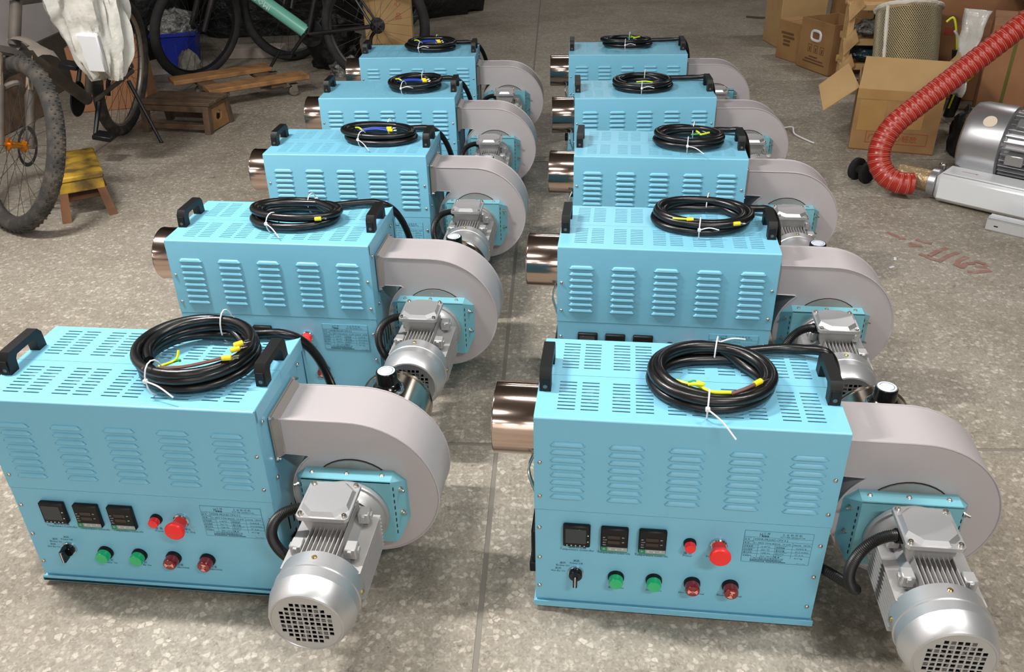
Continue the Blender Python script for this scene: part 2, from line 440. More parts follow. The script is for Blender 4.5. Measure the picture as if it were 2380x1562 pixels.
    a = [(L+.003, y0+.004, z0+.004), (L+.003, y1-.004, z0+.004), (L+.003, y1-.004, z1-.004), (L+.003, y0+.004, z1-.004)]
    b = [(.578, .066, .3455), (.578, .1905, .3455), (.578, .1905, .4305), (.578, .066, .4305)]
    mb.add(a+b, [(i, (i+1) % 4, 4+(i+1) % 4, 4+i) for i in range(4)])
    df = mb.build('duct_flange', 'flange_steel', root, sharp=20)
    bolt = MB().lathe([(.0045, 0), (.0045, .004), (.0025, .0045), (.0025, .009), (0, .009)], (0, 0, 0), (1, 0, 0), 6).mesh('bolt', 'bolt_steel')
    for y, z in [(.057, .437), (.201, .437), (.057, .338), (.201, .338)]: link('bolt', bolt, df, (L+.002, y, z))
    # inlet pipe and damper knob behind the scroll
    pz = .252; pr = .082; px = .722
    pipe = MB().lathe([(pr, 0), (pr, .205), (pr+.003, .207), (pr+.003, .210), (pr-.002, .210), (pr-.002, .02), (0, .02)], (px, .19, pz), (0, 1, 0), 44, ends=False).build('inlet_pipe', 'stainless_pipe', root)
    dz = pz+pr
    MB().lathe([(.036, -.008), (.036, .0), (.033, .004), (.022, .006), (0, .006)], (px, .334, dz), (0, 0, 1), 28).build('damper_plate', 'chrome', pipe)
    kb = MB().lathe([(.030, .004), (.031, .007), (.027, .013), (.0245, .015), (.0235, .042), (.022, .044), (0, .044)], (px, .334, dz), (0, 0, 1), 28).build('damper_knob', 'black_gloss', root)
    MB().lathe([(.0200, .0442), (.0195, .0448), (0, .0448)], (px, .334, dz), (0, 0, 1), 28).build('knob_cap', 'knob_cap', kb)
    MB().lathe([(.0155, .0449), (.0149, .0451), (.0143, .0449)], (px, .334, dz), (0, 0, 1), 20, ends=False, a0=-2.2, a1=2.0).build('knob_scale', 'print_dark', kb)
    # motor bracket
    mb = MB(); bx0, bx1, bz0, bz1, yf, yb = .6155, .7965, .160, .316, .029, .066
    circ = [(MX+.03*math.cos(R(15*k)), MZ+.03*math.sin(R(15*k))) for k in range(24)]
    mb.prism([(bx0, bz0), (bx1, bz0), (bx1, bz1), (bx0, bz1)], yf, yf+.003, 'xz', [circ])
    mb.box(bx0, bx1, yf, yb, bz1-.003, bz1)
    for s, bx in ((-1, bx0), (1, bx1)):
        fx = bx+s*.024
        for off in (0, .0025):
            P = [(bx, yf+off, bz1), (bx, yb, bz1-.001), (fx, yb+off, bz1-.022), (fx, yb+off, bz0+.038), (bx+s*.006, yf+.010+off, bz0), (bx, yf+off, bz0)]
            mb.add(P, [(0, 1, 2), (0, 2, 3, 5), (3, 4, 5)])
    br = mb.build('motor_bracket', 'teal_paint', root, sharp=15)
    bu = MB().lathe([(.005, 0), (.005, .001), (.0038, .0015), (.0038, .0035), (.0018, .0045), (0, .0045)], (0, 0, 0), (0, 0, 1), 10).mesh('bolt', 'bolt_steel')
    for x in (.633, .704, .776): link('bolt', bu, br, (x, .049, bz1))
    bs = MB().lathe([(.0062, 0), (.0062, .001), (.0048, .001), (.0048, .005), (.0028, .005), (.0028, .012), (0, .012)], (0, 0, 0), (1, 0, 0), 8).mesh('bolt', 'bolt_steel')
    for z in (.284, .224):
        link('bolt', bs, br, (bx1+.013, .049, z), (0, 0, R(-34))); link('bolt', bs, br, (bx0-.013, .049, z), (0, 0, R(180+34)))
    mb = MB()
    for s, bx in ((-1, bx0), (1, bx1)):
        for i in range(8): mb.box(bx+s*.0030, bx+s*.0042, yf+.0035, yf+.0065, bz0+.02+i*.016, bz0+.028+i*.016)
    mb.build('bend_perforation', 'dark_inside', br)
    # motor: axis along y, fan cover towards the operator side
    mo = MB().lathe([(.058, -.17), (.058, .002), (.050, .006)], (MX, 0, MZ), (0, 1, 0), 32).build('motor', 'cast_alu', root)
    MB().lathe([(.079, .016), (.080, .018), (.080, .027), (.079, .029)], (MX, 0, MZ), (0, 1, 0), 40).lathe([(.062, -.004), (.070, .004), (.074, .016)], (MX, 0, MZ), (0, 1, 0), 32, ends=False).build('end_flange', 'cast_alu', mo)
    finm = MB().prism([(-.0012, 0), (.0012, 0), (.0008, 1), (-.0008, 1)], -.166, -.012, 'xz').mesh('cooling_fin', 'fin_alu')
    def fin(x0, z0, ln, ang):
        o = link('cooling_fin', finm, mo, (x0, 0, z0), (0, ang, 0)); o.scale = (1, 1, ln)
    for k in range(9):
        dx = -.033+k*.00825; zt = .0665; zb = math.sqrt(.057**2-dx*dx)
        fin(MX+dx, MZ+zb, zt-zb+.001, 0); 
        if k % 2 == 0: fin(MX+dx, MZ-zb, zt-zb+.004, R(180))
    for s in (-1, 1):
        for k in range(9):
            dz_ = -.042+k*.0092; xb = math.sqrt(.057**2-dz_*dz_)
            fin(MX+s*xb, MZ+dz_, .0745-xb, s*R(90))
    lug = MB().box(-.011, .011, -.013, .013, -.014, .010, .002).box(-.004, .004, -.017, -.012, -.002, .008, .001).box(.010, .015, -.006, .006, -.006, .004, .001).mesh('mounting_lug', 'cast_alu')
    for sx in (-1, 1):
        for sz in (-1, 1):
            for y in (-.128, -.035):
                o = link('mounting_lug', lug, mo, (MX+sx*.051, y, MZ+sz*.0535)); o.scale = (sx, 1, sz)
    # fan cover
    fc = MB().lathe([(.074, -.160), (.0785, -.162), (.0785, -.190), (.0803, -.192), (.0803, -.1965), (.0788, -.1985), (.0788, -.218), (.0796, -.2195), (.0790, -.223), (.0745, -.239), (.0695, -.253), (.0668, -.2572), (.0635, -.2585), (.0625, -.2572)], (MX, 0, MZ), (0, 1, 0), 56, ends=False).build('fan_cover', 'fan_cover_alu', mo, sharp=28)
    holes = []; p = .0107; q = .0038
    for i in range(-6, 7):
        for j in range(-6, 7):
            if (i or j) and math.hypot(i*p, j*p)+q*1.1 < .0575:
                holes.append([(MX+i*p-q, MZ+j*p-q), (MX+i*p+q, MZ+j*p-q), (MX+i*p+q, MZ+j*p+q), (MX+i*p-q, MZ+j*p+q)])
    holes.append([(MX+.0042*math.cos(R(45*k)), MZ+.0042*math.sin(R(45*k))) for k in range(8)])
    mb = MB(); mb.prism([(MX+.063*math.cos(R(9*k)), MZ+.063*math.sin(R(9*k))) for k in range(40)], -.2572, -.2557, 'xz', holes)
    gr = mb.build('fan_grille', 'fan_cover_alu', mo)
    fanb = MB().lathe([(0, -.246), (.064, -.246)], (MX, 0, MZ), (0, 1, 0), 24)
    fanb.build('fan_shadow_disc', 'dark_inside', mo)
    fb = MB()
    for k in range(7):
        a = 2*math.pi*k/7; u = Vector((math.cos(a), 0, math.sin(a))); w = Vector((-math.sin(a), 0, math.cos(a)))
        c0 = Vector((MX, -.251, MZ)); fb.quad(c0+u*.012-w*.003, c0+u*.055-w*.006, c0+u*.055+w*.006+Vector((0, .004, 0)), c0+u*.012+w*.003)
    fb.build('fan_blades', 'fin_alu', mo)
    csc = MB().lathe([(.0048, 0), (.0048, .0015), (.003, .003), (0, .003)], (0, 0, 0), (0, 0, 1), 10).mesh('screw', 'brass_screw')
    link('screw', csc, mo, (MX, -.178, MZ+.0784)); link('screw', csc, mo, (MX+.0784, -.178, MZ), (0, R(90), 0)); link('screw', csc, mo, (MX-.0784, -.178, MZ), (0, R(-90), 0))
    # junction box
    jb = MB(); jx0, jx1, jy0, jy1 = .661, .745, -.100, -.016
    jb.add([(jx0+.008, jy0+.01, .288), (jx1-.008, jy0+.01, .288), (jx1-.008, jy1-.008, .288), (jx0+.008, jy1-.008, .288), (jx0, jy0, .334), (jx1, jy0, .334), (jx1, jy1, .334), (jx0, jy1, .334)],
           [(0, 1, 5, 4), (1, 2, 6, 5), (2, 3, 7, 6), (3, 0, 4, 7), (0, 3, 2, 1), (4, 5, 6, 7)])
    jo = jb.build('junction_box', 'cast_alu', root, sharp=20)
    def oct_(x0, x1, y0, y1, c): return [(x0+c, y0), (x1-c, y0), (x1, y0+c), (x1, y1-c), (x1-c, y1), (x0+c, y1), (x0, y1-c), (x0, y0+c)]
    lb = MB(); lx0, lx1, ly0, ly1 = .653, .7525, -.1085, -.007
    lb.prism(oct_(lx0, lx1, ly0, ly1, .006), .333, .341, 'xy')
    A = oct_(lx0+.004, lx1-.004, ly0+.004, ly1-.004, .021); Bq = oct_(lx0+.009, lx1-.009, ly0+.009, ly1-.009, .021)
    lb.add([(p_[0], p_[1], .341) for p_ in A]+[(p_[0], p_[1], .3495) for p_ in Bq], [(i, (i+1) % 8, 8+(i+1) % 8, 8+i) for i in range(8)]+[tuple(range(8, 16))])
    lo = lb.build('lid', 'fan_cover_alu', jo, sharp=20)
    jbm = MB().lathe([(.0052, 0), (.0052, .0035), (.0042, .0055), (.0018, .0055), (.0018, .0035), (0, .0035)], (0, 0, 0), (0, 0, 1), 12).mesh('bolt', 'bolt_steel')
    for x in (lx0+.0085, lx1-.0085):
        for y in (ly0+.0085, ly1-.0085): link('bolt', jbm, jo, (x, y, .341))
    # corrugated conduit
    pts = spline([(.668, -.058, .317), (.640, -.064, .321), (.612, -.072, .312), (.592, -.076, .287), (.584, -.074, .252), (.588, -.066, .214), (.602, -.056, .180), (.615, -.038, .158), (.607, -.005, .140), (.585, .035, .125), (.556, .075, .112)], 20)
    rr = [.0105 if k % 3 else .0088 for k in range(len(pts))]
    rr = [(.0092 if k % 2 else .0108) for k in range(len(pts))]
    cd = MB().tube(pts, rr, 10).build('conduit', 'conduit_black', root, sharp=60)
    MB().cyl((.664, -.058, .317), (.650, -.062, .3205), .0135, n=8).build('conduit_gland', 'black_plastic', cd)
    # ---- control panel
    def controller(x, style):
        z0, z1 = (.188, .243) if style == 0 else (.1822, .242)
        w = .0535
        t = MB().box(x, x+w, -.011, .001, z0, z1, .0025).build('controller', 'black_plastic', root)
        if style == 0:
            MB().box(x+.005, x+w-.008, -.0116, -.0108, z0+.011, z1-.007, .0003).build('screen', 'screen_grey', t)
            mb = MB()
            for k in range(5): mb.box(x+.007+k*.0085, x+.0095+k*.0085, -.0116, -.0109, z0+.0045, z0+.0062)
            for k in range(2): mb.box(x+w-.0055, x+w-.003, -.0116, -.0109, z0+.016+k*.016, z0+.018+k*.016)
            mb.build('key_marks', 'print_white', t)
        else:
            mb = MB()
            mb.box(x+.014, x+.038, -.0116, -.0108, z0+.0355, z0+.0435); mb.box(x+.014, x+.038, -.0116, -.0108, z0+.0225, z0+.0305)
            mb.build('screen', 'screen_brown', t)
            MB().box(x+.001, x+w-.001, -.0116, -.0108, z0+.0012, z0+.0042).box(x+.001, x+.0135, -.0116, -.0108, z0+.004, z0+.0135).build('key_strip', 'ctl_green', t)
            MB().box(x+.0137, x+w-.001, -.0116, -.0108, z0+.0042, z0+.0135).build('keypad', 'ctl_grey', t)
            mb = MB()
            for k, tx in enumerate(('AT', 'OUT', 'AL1', 'AL2')): text_geo(mb, tx, x+.0045, z0+.0375-k*.0063, .0036, -.0118)
            text_geo(mb, 'PV', x+.0415, z0+.0385, .0042, -.0118); text_geo(mb, 'SV', x+.0415, z0+.0265, .0042, -.0118)
            for k, tx in enumerate(('<', 'v', '^')): text_geo(mb, tx, x+.0165+k*.0125, z0+.0062, .0085, -.0118)
            text_geo(mb, 'O', x+.0045, z0+.0062, .0065, -.0118)
            mb.build('printed_marks', 'print_white', t)
    controller(.0565, 0); controller(.1305, 1); controller(.2045, 1)
    def lampo(name, x, z, r, lens, h, emblem=None):
        t = MB().lathe([(r, 0), (r, .006), (r*.93, .0085), (r*.86, .0085)], (x, .001, z), (0, -1, 0), 24).build(name, 'black_plastic', root)
        MB().lathe([(r*.88, .007), (r*.88, h-.003), (r*.80, h), (0, h+.0006)], (x, .001, z), (0, -1, 0), 24).build('lens', lens, t)
        if emblem is not None:
            mb = MB(); y = .001-h-.0012
            for a0 in emblem:
                a = R(a0); d = Vector((math.cos(a), 0, math.sin(a))); e = Vector((-math.sin(a), 0, math.cos(a))); c0 = Vector((x, y, z))
                mb.add([c0+d*.003-e*.0014, c0+d*.0085-e*.006, c0+d*.0102, c0+d*.0085+e*.006, c0+d*.003+e*.0014], [(0, 1, 2, 3, 4)])
            mb.lathe([(.0028, 0), (.0014, .0001)], (x, y, z), (0, -1, 0), 12, ends=False)
            mb.build('emblem', 'lens_emblem', t)
    lampo('power_lamp', .3035, .2105, .0125, 'red_lens', .019)
    lampo('indicator_lamp', .1645, .105, .0165, 'green_lens', .022)
    lampo('indicator_lamp', .2405, .1045, .0165, 'green_lens', .022)
    lampo('indicator_lamp', .3165, .1035, .0165, 'darkred_lens', .025, (0, 180))
    lampo('indicator_lamp', .3915, .1035, .0165, 'darkred_lens', .025, (75, 255))
    sw = MB().lathe([(.0165, 0), (.0165, .004), (.0155, .006), (.0135, .006)], (.083, .001, .110), (0, -1, 0), 28).build('selector_switch', 'chrome', root)
    MB().lathe([(.0138, .004), (.0138, .013), (.0125, .015), (0, .015)], (.083, .001, .110), (0, -1, 0), 24).box(.0785, .0875, -.030, -.012, .094, .125, .0015).build('switch_lever', 'black_gloss', sw)
    MB().box(.0822, .0838, -.0306, -.0296, .096, .124).build('pointer', 'print_white', sw)
    es = MB().lathe([(.0165, 0), (.0165, .006), (.0145, .008), (.0135, .008)], (.3585, .001, .212), (0, -1, 0), 28).build('emergency_stop', 'chrome', root)
    MB().lathe([(.0135, .006), (.0135, .018), (.0165, .024), (.0185, .028), (.0205, .033), (.0205, .037), (.0190, .0395), (0, .0415)], (.3585, .001, .212), (0, -1, 0), 32).build('mushroom_head', 'estop_red', es)
    # lettering printed on the panel
    mb = MB(); yy = -.0002
    def two(cn, en, x, z, s=.0076, k=1.0):
        text_geo(mb, cn, x, z+.0068*k, s*.95*k, yy, 'CENTER'); text_geo(mb, en, x, z, s*k, yy, 'CENTER', .9)
    two('温度调节器', 'Temperature Controller', .0845, .1690)
    two('温度调节器', 'Temperature Controlle', .1575, .1675)
    two('温度调节器', 'Temperature Controlle', .2315, .1675)
    two('电 源', 'Power', .3015, .1738); two('紧急停止', 'Emergency  Stop', .3585, .1765, .0070)
    two('关闭', 'Power Off', .0835, .1318, .0068); two('送风', 'Blower On', .0563, .1240, .0068); two('热风', 'Hot Air On', .0473, .1082, .0068)
    two('送 风', 'Blower On', .166, .0715); two('热 风', 'Hot Air On', .242, .0715); two('热风异常', 'Hot Air Abnormal', .3175, .0715); two('送风异常', 'Blower Abnormal', .3925, .0725)
    mb.build('panel_lettering', 'print_dark', root)
    # rating plate
    x0, x1, z0, z1 = .4045, .5320, .1732, .2535
    np_ = MB().box(x0, x1, -.0004, .0006, z0, z1).build('rating_plate', 'blue_paint', root)
    mb = MB(); yy = -.0007; t = .00022
    def hl(a, b_, z): mb.quad((a, yy, z-t), (b_, yy, z-t), (b_, yy, z+t), (a, yy, z+t))
    def vl(x, a, b_): mb.quad((x-t, yy, a), (x+t, yy, a), (x+t, yy, b_), (x-t, yy, b_))
    def P(u, v): return x0+(x1-x0)*u, z1-(z1-z0)*v
    vt = [0, .19, .305, .415, .52, .625, .725, .835, 1]
    hl(x0, x1, z0); hl(x0, x1, z1); vl(x0, z0, z1); vl(x1, z0, z1)
    for v in vt[1:7]: hl(x0, x1, P(0, v)[1])
    hl(x0, P(.22, 0)[0], P(0, .725)[1])
    vl(P(.14, 0)[0], P(0, .415)[1], P(0, .19)[1]); vl(P(.22, 0)[0], P(0, .835)[1], P(0, .415)[1]); vl(P(.47, 0)[0], P(0, .835)[1], P(0, .415)[1]); vl(P(.72, 0)[0], P(0, .835)[1], P(0, .305)[1])
    def tx(s, u, v, sz, sx=1.0): q = P(u, v); text_geo(mb, s, q[0], q[1], sz, yy, sx=sx)
    def bar(u0, u1, v, hgt):          # print too small to read
        a, z = P(u0, v); c_ = a
        while c_ < P(u1, v)[0]:
            wd = .0012+.0022*random.random(); mb.quad((c_, yy, z-hgt/2), (c_+wd, yy, z-hgt/2), (c_+wd, yy, z+hgt/2), (c_, yy, z+hgt/2)); c_ += wd+.0007
    tx('H', .215, .165, .0135, .6); tx('三 修', .265, .095, .0060); bar(.255, .345, .150, .0040)
    tx('工 业 热 风 机', .54, .10, .0062); tx('HOT AIR GENERATOR', .52, .165, .0046)
    tx('Model No.', .01, .235, .0032); tx('型 号', .01, .29, .0042); tx('HWIR-FR20A5-CPX-3.2', .155, .285, .0074, .85)
    tx('Power Supply', .01, .345, .0030); tx('电 源', .01, .40, .0042); tx('3~ 380V 50Hz', .15, .395, .0056); tx('额定功率', .42, .395, .0038); tx('20 kW', .57, .395, .0056); tx('风机功率', .73, .395, .0036); tx('180W', .87, .395, .0056)
    rows = [('环境温度', '0-40℃', '绝缘等级', 'CLASS B'), ('热风温度', '350 ℃', '最大风量', '20.3 m/min'), ('最大风压', '1280 Pa', '出口尺寸', '17. 6 m'), ('机身编号', 'NO.1601274', '重 量', '60.1 kg')]
    en = [('Ambient Temperature', 'Insulation Grade'), ('Max Temperature', 'Max Air Flow'), ('Max Pressure', 'Dim of Connection'), ('Serial No.', 'Net Weight')]
    for k, rw in enumerate(rows):
        v = vt[4+k]-.012
        tx(rw[0], .012, v, .0042); tx(rw[1], .27, v, .0056); tx(rw[2], .485, v, .0042); tx(rw[3], .77, v, .0056); tx(en[k][0], .012, v-.055, .0029); tx(en[k][1], .485, v-.055, .0029)
    tx('广州三修机电设备有限公司', .13, .89, .0052); bar(.13, .60, .918, .0022); bar(.13, .34, .962, .0022); bar(.37, .64, .962, .0022); tx('Made in China', .82, .98, .0030)
    mb.build('plate_print', 'print_dark', np_)
    return root

MACH = [
 ('R', 1, 0.036, 1.269, -7.53, 'light blue hot air machine at the very front of the right row'),
 ('R', 2, 0.123, 2.010, -8.01, 'light blue hot air machine second from the front in the right row'),
 ('R', 3, 0.218, 2.718, -7.66, 'light blue hot air machine in the middle of the right row'),
 ('R', 4, 0.274, 3.419, -3.30, 'light blue hot air machine fourth from the front in the right row'),
 ('R', 5, 0.304, 4.193, -4.72, 'light blue hot air machine farthest back in the right row'),
 ('L', 1, -1.041, 1.373, -6.98, 'light blue hot air machine at the very front of the left row'),
 ('L', 2, -0.925, 2.113, -7.41, 'light blue hot air machine second from the front in the left row'),
 ('L', 3, -0.829, 2.817, -6.39, 'light blue hot air machine in the middle of the left row'),
 ('L', 4, -0.768, 3.517, -4.41, 'light blue hot air machine fourth from the front in the left row'),
 ('L', 5, -0.704, 4.238, -3.35, 'light blue hot air machine farthest back in the left row, beside the bicycles'),
]
# coil: centre x, y, half-length, half-depth, loops, wire style
COIL = {('R', 1): (.322, .128, .128, .108, 4, 'a'), ('R', 2): (.372, .178, .136, .102, 4, 'b'), ('R', 3): (.378, .140, .126, .098, 4, 'c'), ('R', 4): (.278, .150, .126, .108, 3, 'd'), ('R', 5): (.280, .175, .128, .098, 4, 'c'),
        ('L', 1): (.392, .150, .128, .118, 5, 'e'), ('L', 2): (.320, .150, .134, .088, 4, 'b'), ('L', 3): (.368, .165, .138, .088, 4, 'f'), ('L', 4): (.382, .142, .118, .104, 3, 'f'), ('L', 5): (.330, .170, .130, .100, 4, 'f')}
def cable(root, key):
    cx, cy, a, b, loops, style = COIL[key]; rnd = random.Random(hash(key[0]) % 7 + key[1]*13 + (50 if key[0] == 'L' else 0))
    rnd = random.Random(key[1]*13 + (50 if key[0] == 'L' else 0))
    rc = .0100; pts = []; n = 40
    for l in range(loops):
        lay = l // 2; side = l % 2
        da = -(.012*side)+rnd.uniform(-.004, .003); db = -(.012*side)+rnd.uniform(-.004, .003); ox = rnd.uniform(-.006, .006); oy = rnd.uniform(-.006, .006); ph = rnd.uniform(0, 6.28); tl = rnd.uniform(.002, .006)
        for i in range(n):
            t = i/n; an = R(70)+2*math.pi*t
            # drift towards the following loop near the end of the turn keeps the cable continuous
            z = H+rc+.002+lay*.0185+tl*(1+math.sin(an*1+ph))
            pts.append(Vector((cx+ox+(a-rc+da)*math.cos(an), cy+oy+(b-rc+db)*math.sin(an), z)))
    for i in range(18):              # the loose end leaves the bundle on its inner side
        t = i/17; an = R(70)+2*math.pi*.42*t; q = .004+.020*t
        pts.append(Vector((cx+(a-rc-q)*math.cos(an), cy+(b-rc-q)*math.sin(an), H+rc+.006+((loops-1)//2)*.0185*(1-.25*t))))
    sm = pts[:]
    for _ in range(6):
        sm = [sm[0]]+[(sm[i-1]+sm[i]*2+sm[i+1])/4 for i in range(1, len(sm)-1)]+[sm[-1]]
    st = sm[0]
    if key[0] == 'L': tail = [(.618, .312, .16), (.610, .316, .25), (.600, .312, .34), (.585, .300, .42), (.560, .283, .478), (.525, .268, H+.012), (.475, .258, H+.016)]
    else: tail = [(.615, .285, .20), (.606, .275, .30), (.596, .262, .40), (.582, .240, .47), (.558, .238, H+.020), (.515, .252, H+.018), (.465, .254, H+.016)]
    head = spline(tail+[tuple(st)], 7)[:-1]
    ob = MB().tube(head+sm, rc, 10, up=(0, 0, 1)).build('power_cable', 'black_rubber', root, sharp=80)
    # cable ties around the bundle
    zt = H+rc*2+.012+((loops-1)//2)*.0185
    def tie(an, tailv):
        d = Vector((math.cos(an), math.sin(an)*b/a, 0)); c0 = Vector((cx+(a-.012)*math.cos(an), cy+(b-.012)*math.sin(an), (H+zt)/2)); d.normalize()
        hw, hh = .022, (zt-H)/2+.003; loop = []
        for k in range(16):
            q = 2*math.pi*k/16; loop.append(c0+d*(hw*math.cos(q))+Vector((0, 0, hh*math.sin(q))))
        t = MB().tube(loop, .0016, 5, closed=True).box(*(c0.x+d.x*hw-.004, c0.x+d.x*hw+.004, c0.y+d.y*hw-.004, c0.y+d.y*hw+.004, c0.z, c0.z+.008), .001)
        if tailv:
            s0 = c0+d*hw+Vector((0, 0, .004)); t.tube(spline([s0, s0+Vector(tailv)*.5+Vector((0, 0, .006)), s0+Vector(tailv)], 5), .0016, 5)
        t.build('cable_tie', 'tie_white', ob)
    tie(R(80), (.055, .012, .004) if key == ('R', 1) else None)
    tie(R(-95 if key[0] == 'R' else -110), {('R', 1): (.045, -.06, -.018), ('R', 3): (.05, -.045, -.01), ('L', 1): (.06, -.02, -.02), ('L', 2): (.05, -.045, -.02), ('L', 3): (.05, -.055, -.02)}.get(key, (.05, .004, .0)))
    # wire ends
    zi = H+.030+((loops-1)//2)*.012
    def wire(m, pts_, r=.0028): MB().tube(spline(pts_, 5), r, 6).build('wire', m, ob)
    def lug(p, d):
        p = Vector(p); d = Vector(d).normalized(); q = p+d*.018; sd = Vector((-d.y, d.x, 0))
        t = MB().cyl(p, q, .0055, n=10, c=.001).build('wire_lug', 'lug_yellow', ob)
        MB().tube([q, q+d*.005+sd*.004, q+d*.014+sd*.0045], .0012, 5).tube([q, q+d*.005-sd*.004, q+d*.014-sd*.0045], .0012, 5).build('fork_terminal', 'bolt_steel', t)
    fy = cy-b+.030
    if style == 'a':
        wire('wire_yellow', [(cx-.066, fy+.030, zi), (cx-.045, fy+.016, zi+.004), (cx-.028, fy+.012, zi+.004), (cx-.005, fy-.004, zi+.002), (cx+.03, fy-.006, zi+.004)], .0033)
        wire('wire_green', [(cx-.045, fy+.014, zi+.008), (cx-.034, fy+.019, zi+.009), (cx-.022, fy+.012, zi+.008)], .0016); wire('wire_yellow', [(cx-.045, fy+.010, zi+.006), (cx-.032, fy+.006, zi+.010), (cx-.018, fy+.010, zi+.008), (cx-.030, fy+.018, zi+.008)], .003)
        wire('wire_brown', [(cx+.030, fy-.005, zi), (cx+.055, fy+.008, zi+.003), (cx+.076, fy+.026, zi+.003)], .0035); lug((cx+.074, fy+.025, zi+.003), (1, .8, .1))
    elif style == 'e':
        wire('wire_yellow', [(cx-.04, fy+.01, zi-.008), (cx-.01, fy+.022, zi), (cx-.005, fy+.034, zi+.016)]); wire('wire_green', [(cx-.03, fy+.016, zi-.008), (cx-.005, fy+.022, zi), (cx+.004, fy+.014, zi+.004)])
        wire('wire_brown', [(cx-.06, fy-.012, zi), (cx+.02, fy-.010, zi+.006), (cx+.09, fy+.018, zi+.012)], .0035); lug((cx+.088, fy+.017, zi+.012), (1, .25, 0)); lug((cx+.094, fy+.045, zi+.012), (1, .9, 0)); lug((cx+.098, fy+.055, zi+.018), (1, .9, 0))
    elif style == 'f':
        wire('wire_blue', [(cx-.07, fy+.03, zi), (cx-.02, fy+.040, zi+.006), (cx+.03, fy+.045, zi+.004)]); wire('wire_blue', [(cx-.06, fy+.022, zi), (cx-.01, fy+.034, zi+.004), (cx+.035, fy+.034, zi)])
        lug((cx+.03, fy+.045, zi+.004), (1, .1, 0)); lug((cx+.036, fy+.032, zi), (1, .1, 0)); wire('wire_yellow', [(cx-.075, fy+.03, zi+.01), (cx-.06, fy+.016, zi+.014), (cx-.045, fy+.004, zi+.010)])
    elif style == 'b':
        wire('wire_yellow', [(cx-.08, fy+.004, zi), (cx-.05, fy-.004, zi+.002), (cx-.03, fy-.002, zi)]); lug((cx-.045, fy-.003, zi), (1, .1, 0)); lug((cx+.075, fy-.008, zi-.006), (1, .3, 0))
    elif style == 'c':
        wire('wire_yellow', [(cx+.02, fy+.05, zi+.01), (cx+.026, fy+.028, zi+.012), (cx+.032, fy+.008, zi+.012), (cx+.06, fy+.03, zi+.012)], .0032); wire('wire_green', [(cx+.0, fy+.01, zi+.01), (cx+.032, fy+.010, zi+.014)], .0026)
    else:
        wire('wire_yellow', [(cx-.03, fy+.012, zi), (cx+.005, fy+.010, zi+.003), (cx+.035, fy+.004, zi)]); wire('wire_brown', [(cx+.03, fy+.004, zi), (cx+.06, fy+.02, zi+.003)])
proto = machine()
tree = [proto] + [copy_tree(proto) for _ in MACH[1:]]
for (row, k, x, y, a, lab), o in zip(MACH, tree):
    o.location = (x, y, 0); o.rotation_euler = (0, 0, R(a))
    tag(o, lab, 'machine', 'hot air machines in two rows')
for (row, k, x, y, a, lab), o in zip(MACH, tree): cable(o, (row, k))
#BACKGROUND
# ------------------------------------------------------------------ background materials
mat('tire', (48, 46, 44), 0.85, bump=(140, 0.6, 0.004), var=(18, (84, 76, 68), 0.45, 0.7))
mat('tire_clean', (30, 30, 31), 0.8, bump=(140, 0.5, 0.003), var=(12, (52, 50, 48), 0.45, 0.75))
mat('rim_dark', (40, 40, 42), 0.4, metal=0.6)
mat('rim_silver', (176, 172, 166), 0.35, metal=0.8)
mat('spoke', (84, 82, 80), 0.4, metal=0.7)
mat('frame_dusty', (66, 60, 55), 0.6, var=(9, (96, 86, 76), 0.4, 0.7))
mat('frame_black', (26, 26, 27), 0.45, var=(9, (52, 48, 44), 0.5, 0.8))
mat('frame_mint', (116, 188, 168), 0.35)
mat('gold_anodised', (206, 128, 36), 0.3, metal=0.85)
mat('fork_gold', (214, 196, 170), 0.25, metal=0.9)
mat('fender_grey', (108, 99, 90), 0.6)
mat('saddle_black', (20, 20, 20), 0.6)
mat('bag_film', (208, 205, 197), 0.2, bump=(16, 0.5, 0.02), coat=0.6)
mat('paper_white', (222, 222, 224), 0.6)
mat('cardboard', (160, 122, 78), 0.8, bump=(40, 0.15, 0.002), var=(5, (138, 102, 62), 0.4, 0.7))
mat('cardboard_pale', (186, 152, 104), 0.8, var=(4, (170, 136, 90), 0.4, 0.7))
mat('cardboard_dark', (160, 114, 78), 0.8, var=(4, (140, 96, 64), 0.35, 0.7))
mat('cardboard_inside', (130, 92, 56), 0.85)
mat('tape_tan', (168, 130, 80), 0.22, coat=0.5)
mat('print_brown', (104, 72, 46), 0.8)
mat('print_red', (170, 74, 52), 0.7)
mat('strap_olive', (92, 96, 34), 0.45)
mat('wood_pine', (206, 170, 118), 0.65, var=(14, (182, 142, 92), 0.4, 0.7))
mat('wood_old', (104, 82, 62), 0.8, var=(16, (72, 56, 43), 0.35, 0.7))
mat('wood_orange', (158, 114, 70), 0.7, var=(14, (118, 84, 54), 0.4, 0.7))
mat('stool_yellow', (182, 144, 38), 0.6, var=(11, (96, 76, 36), 0.42, 0.62))
mat('stool_brown', (112, 74, 46), 0.75, var=(10, (86, 58, 40), 0.4, 0.7))
mat('bin_blue', (20, 42, 145), 0.4)
mat('film_silver', (150, 150, 146), 0.25, metal=0.3, bump=(26, 1.0, 0.03), var=(20, (84, 82, 78), 0.4, 0.65))
mat('cloth_grey', (122, 118, 110), 0.9, bump=(20, 0.8, 0.02))
mat('lump_black', (15, 15, 16), 0.55, bump=(10, 0.9, 0.04))
mat('stone_pale', (172, 160, 150), 0.9, var=(12, (146, 132, 124), 0.4, 0.7))
mat('hose_red', (156, 38, 28), 0.32, bump=(200, 0.15, 0.001))
mat('sticker_cream', (212, 196, 176), 0.5)
mat('hose_band', (222, 150, 128), 0.4)
mat('foam_black', (24, 25, 25), 0.95, bump=(300, 0.7, 0.003))
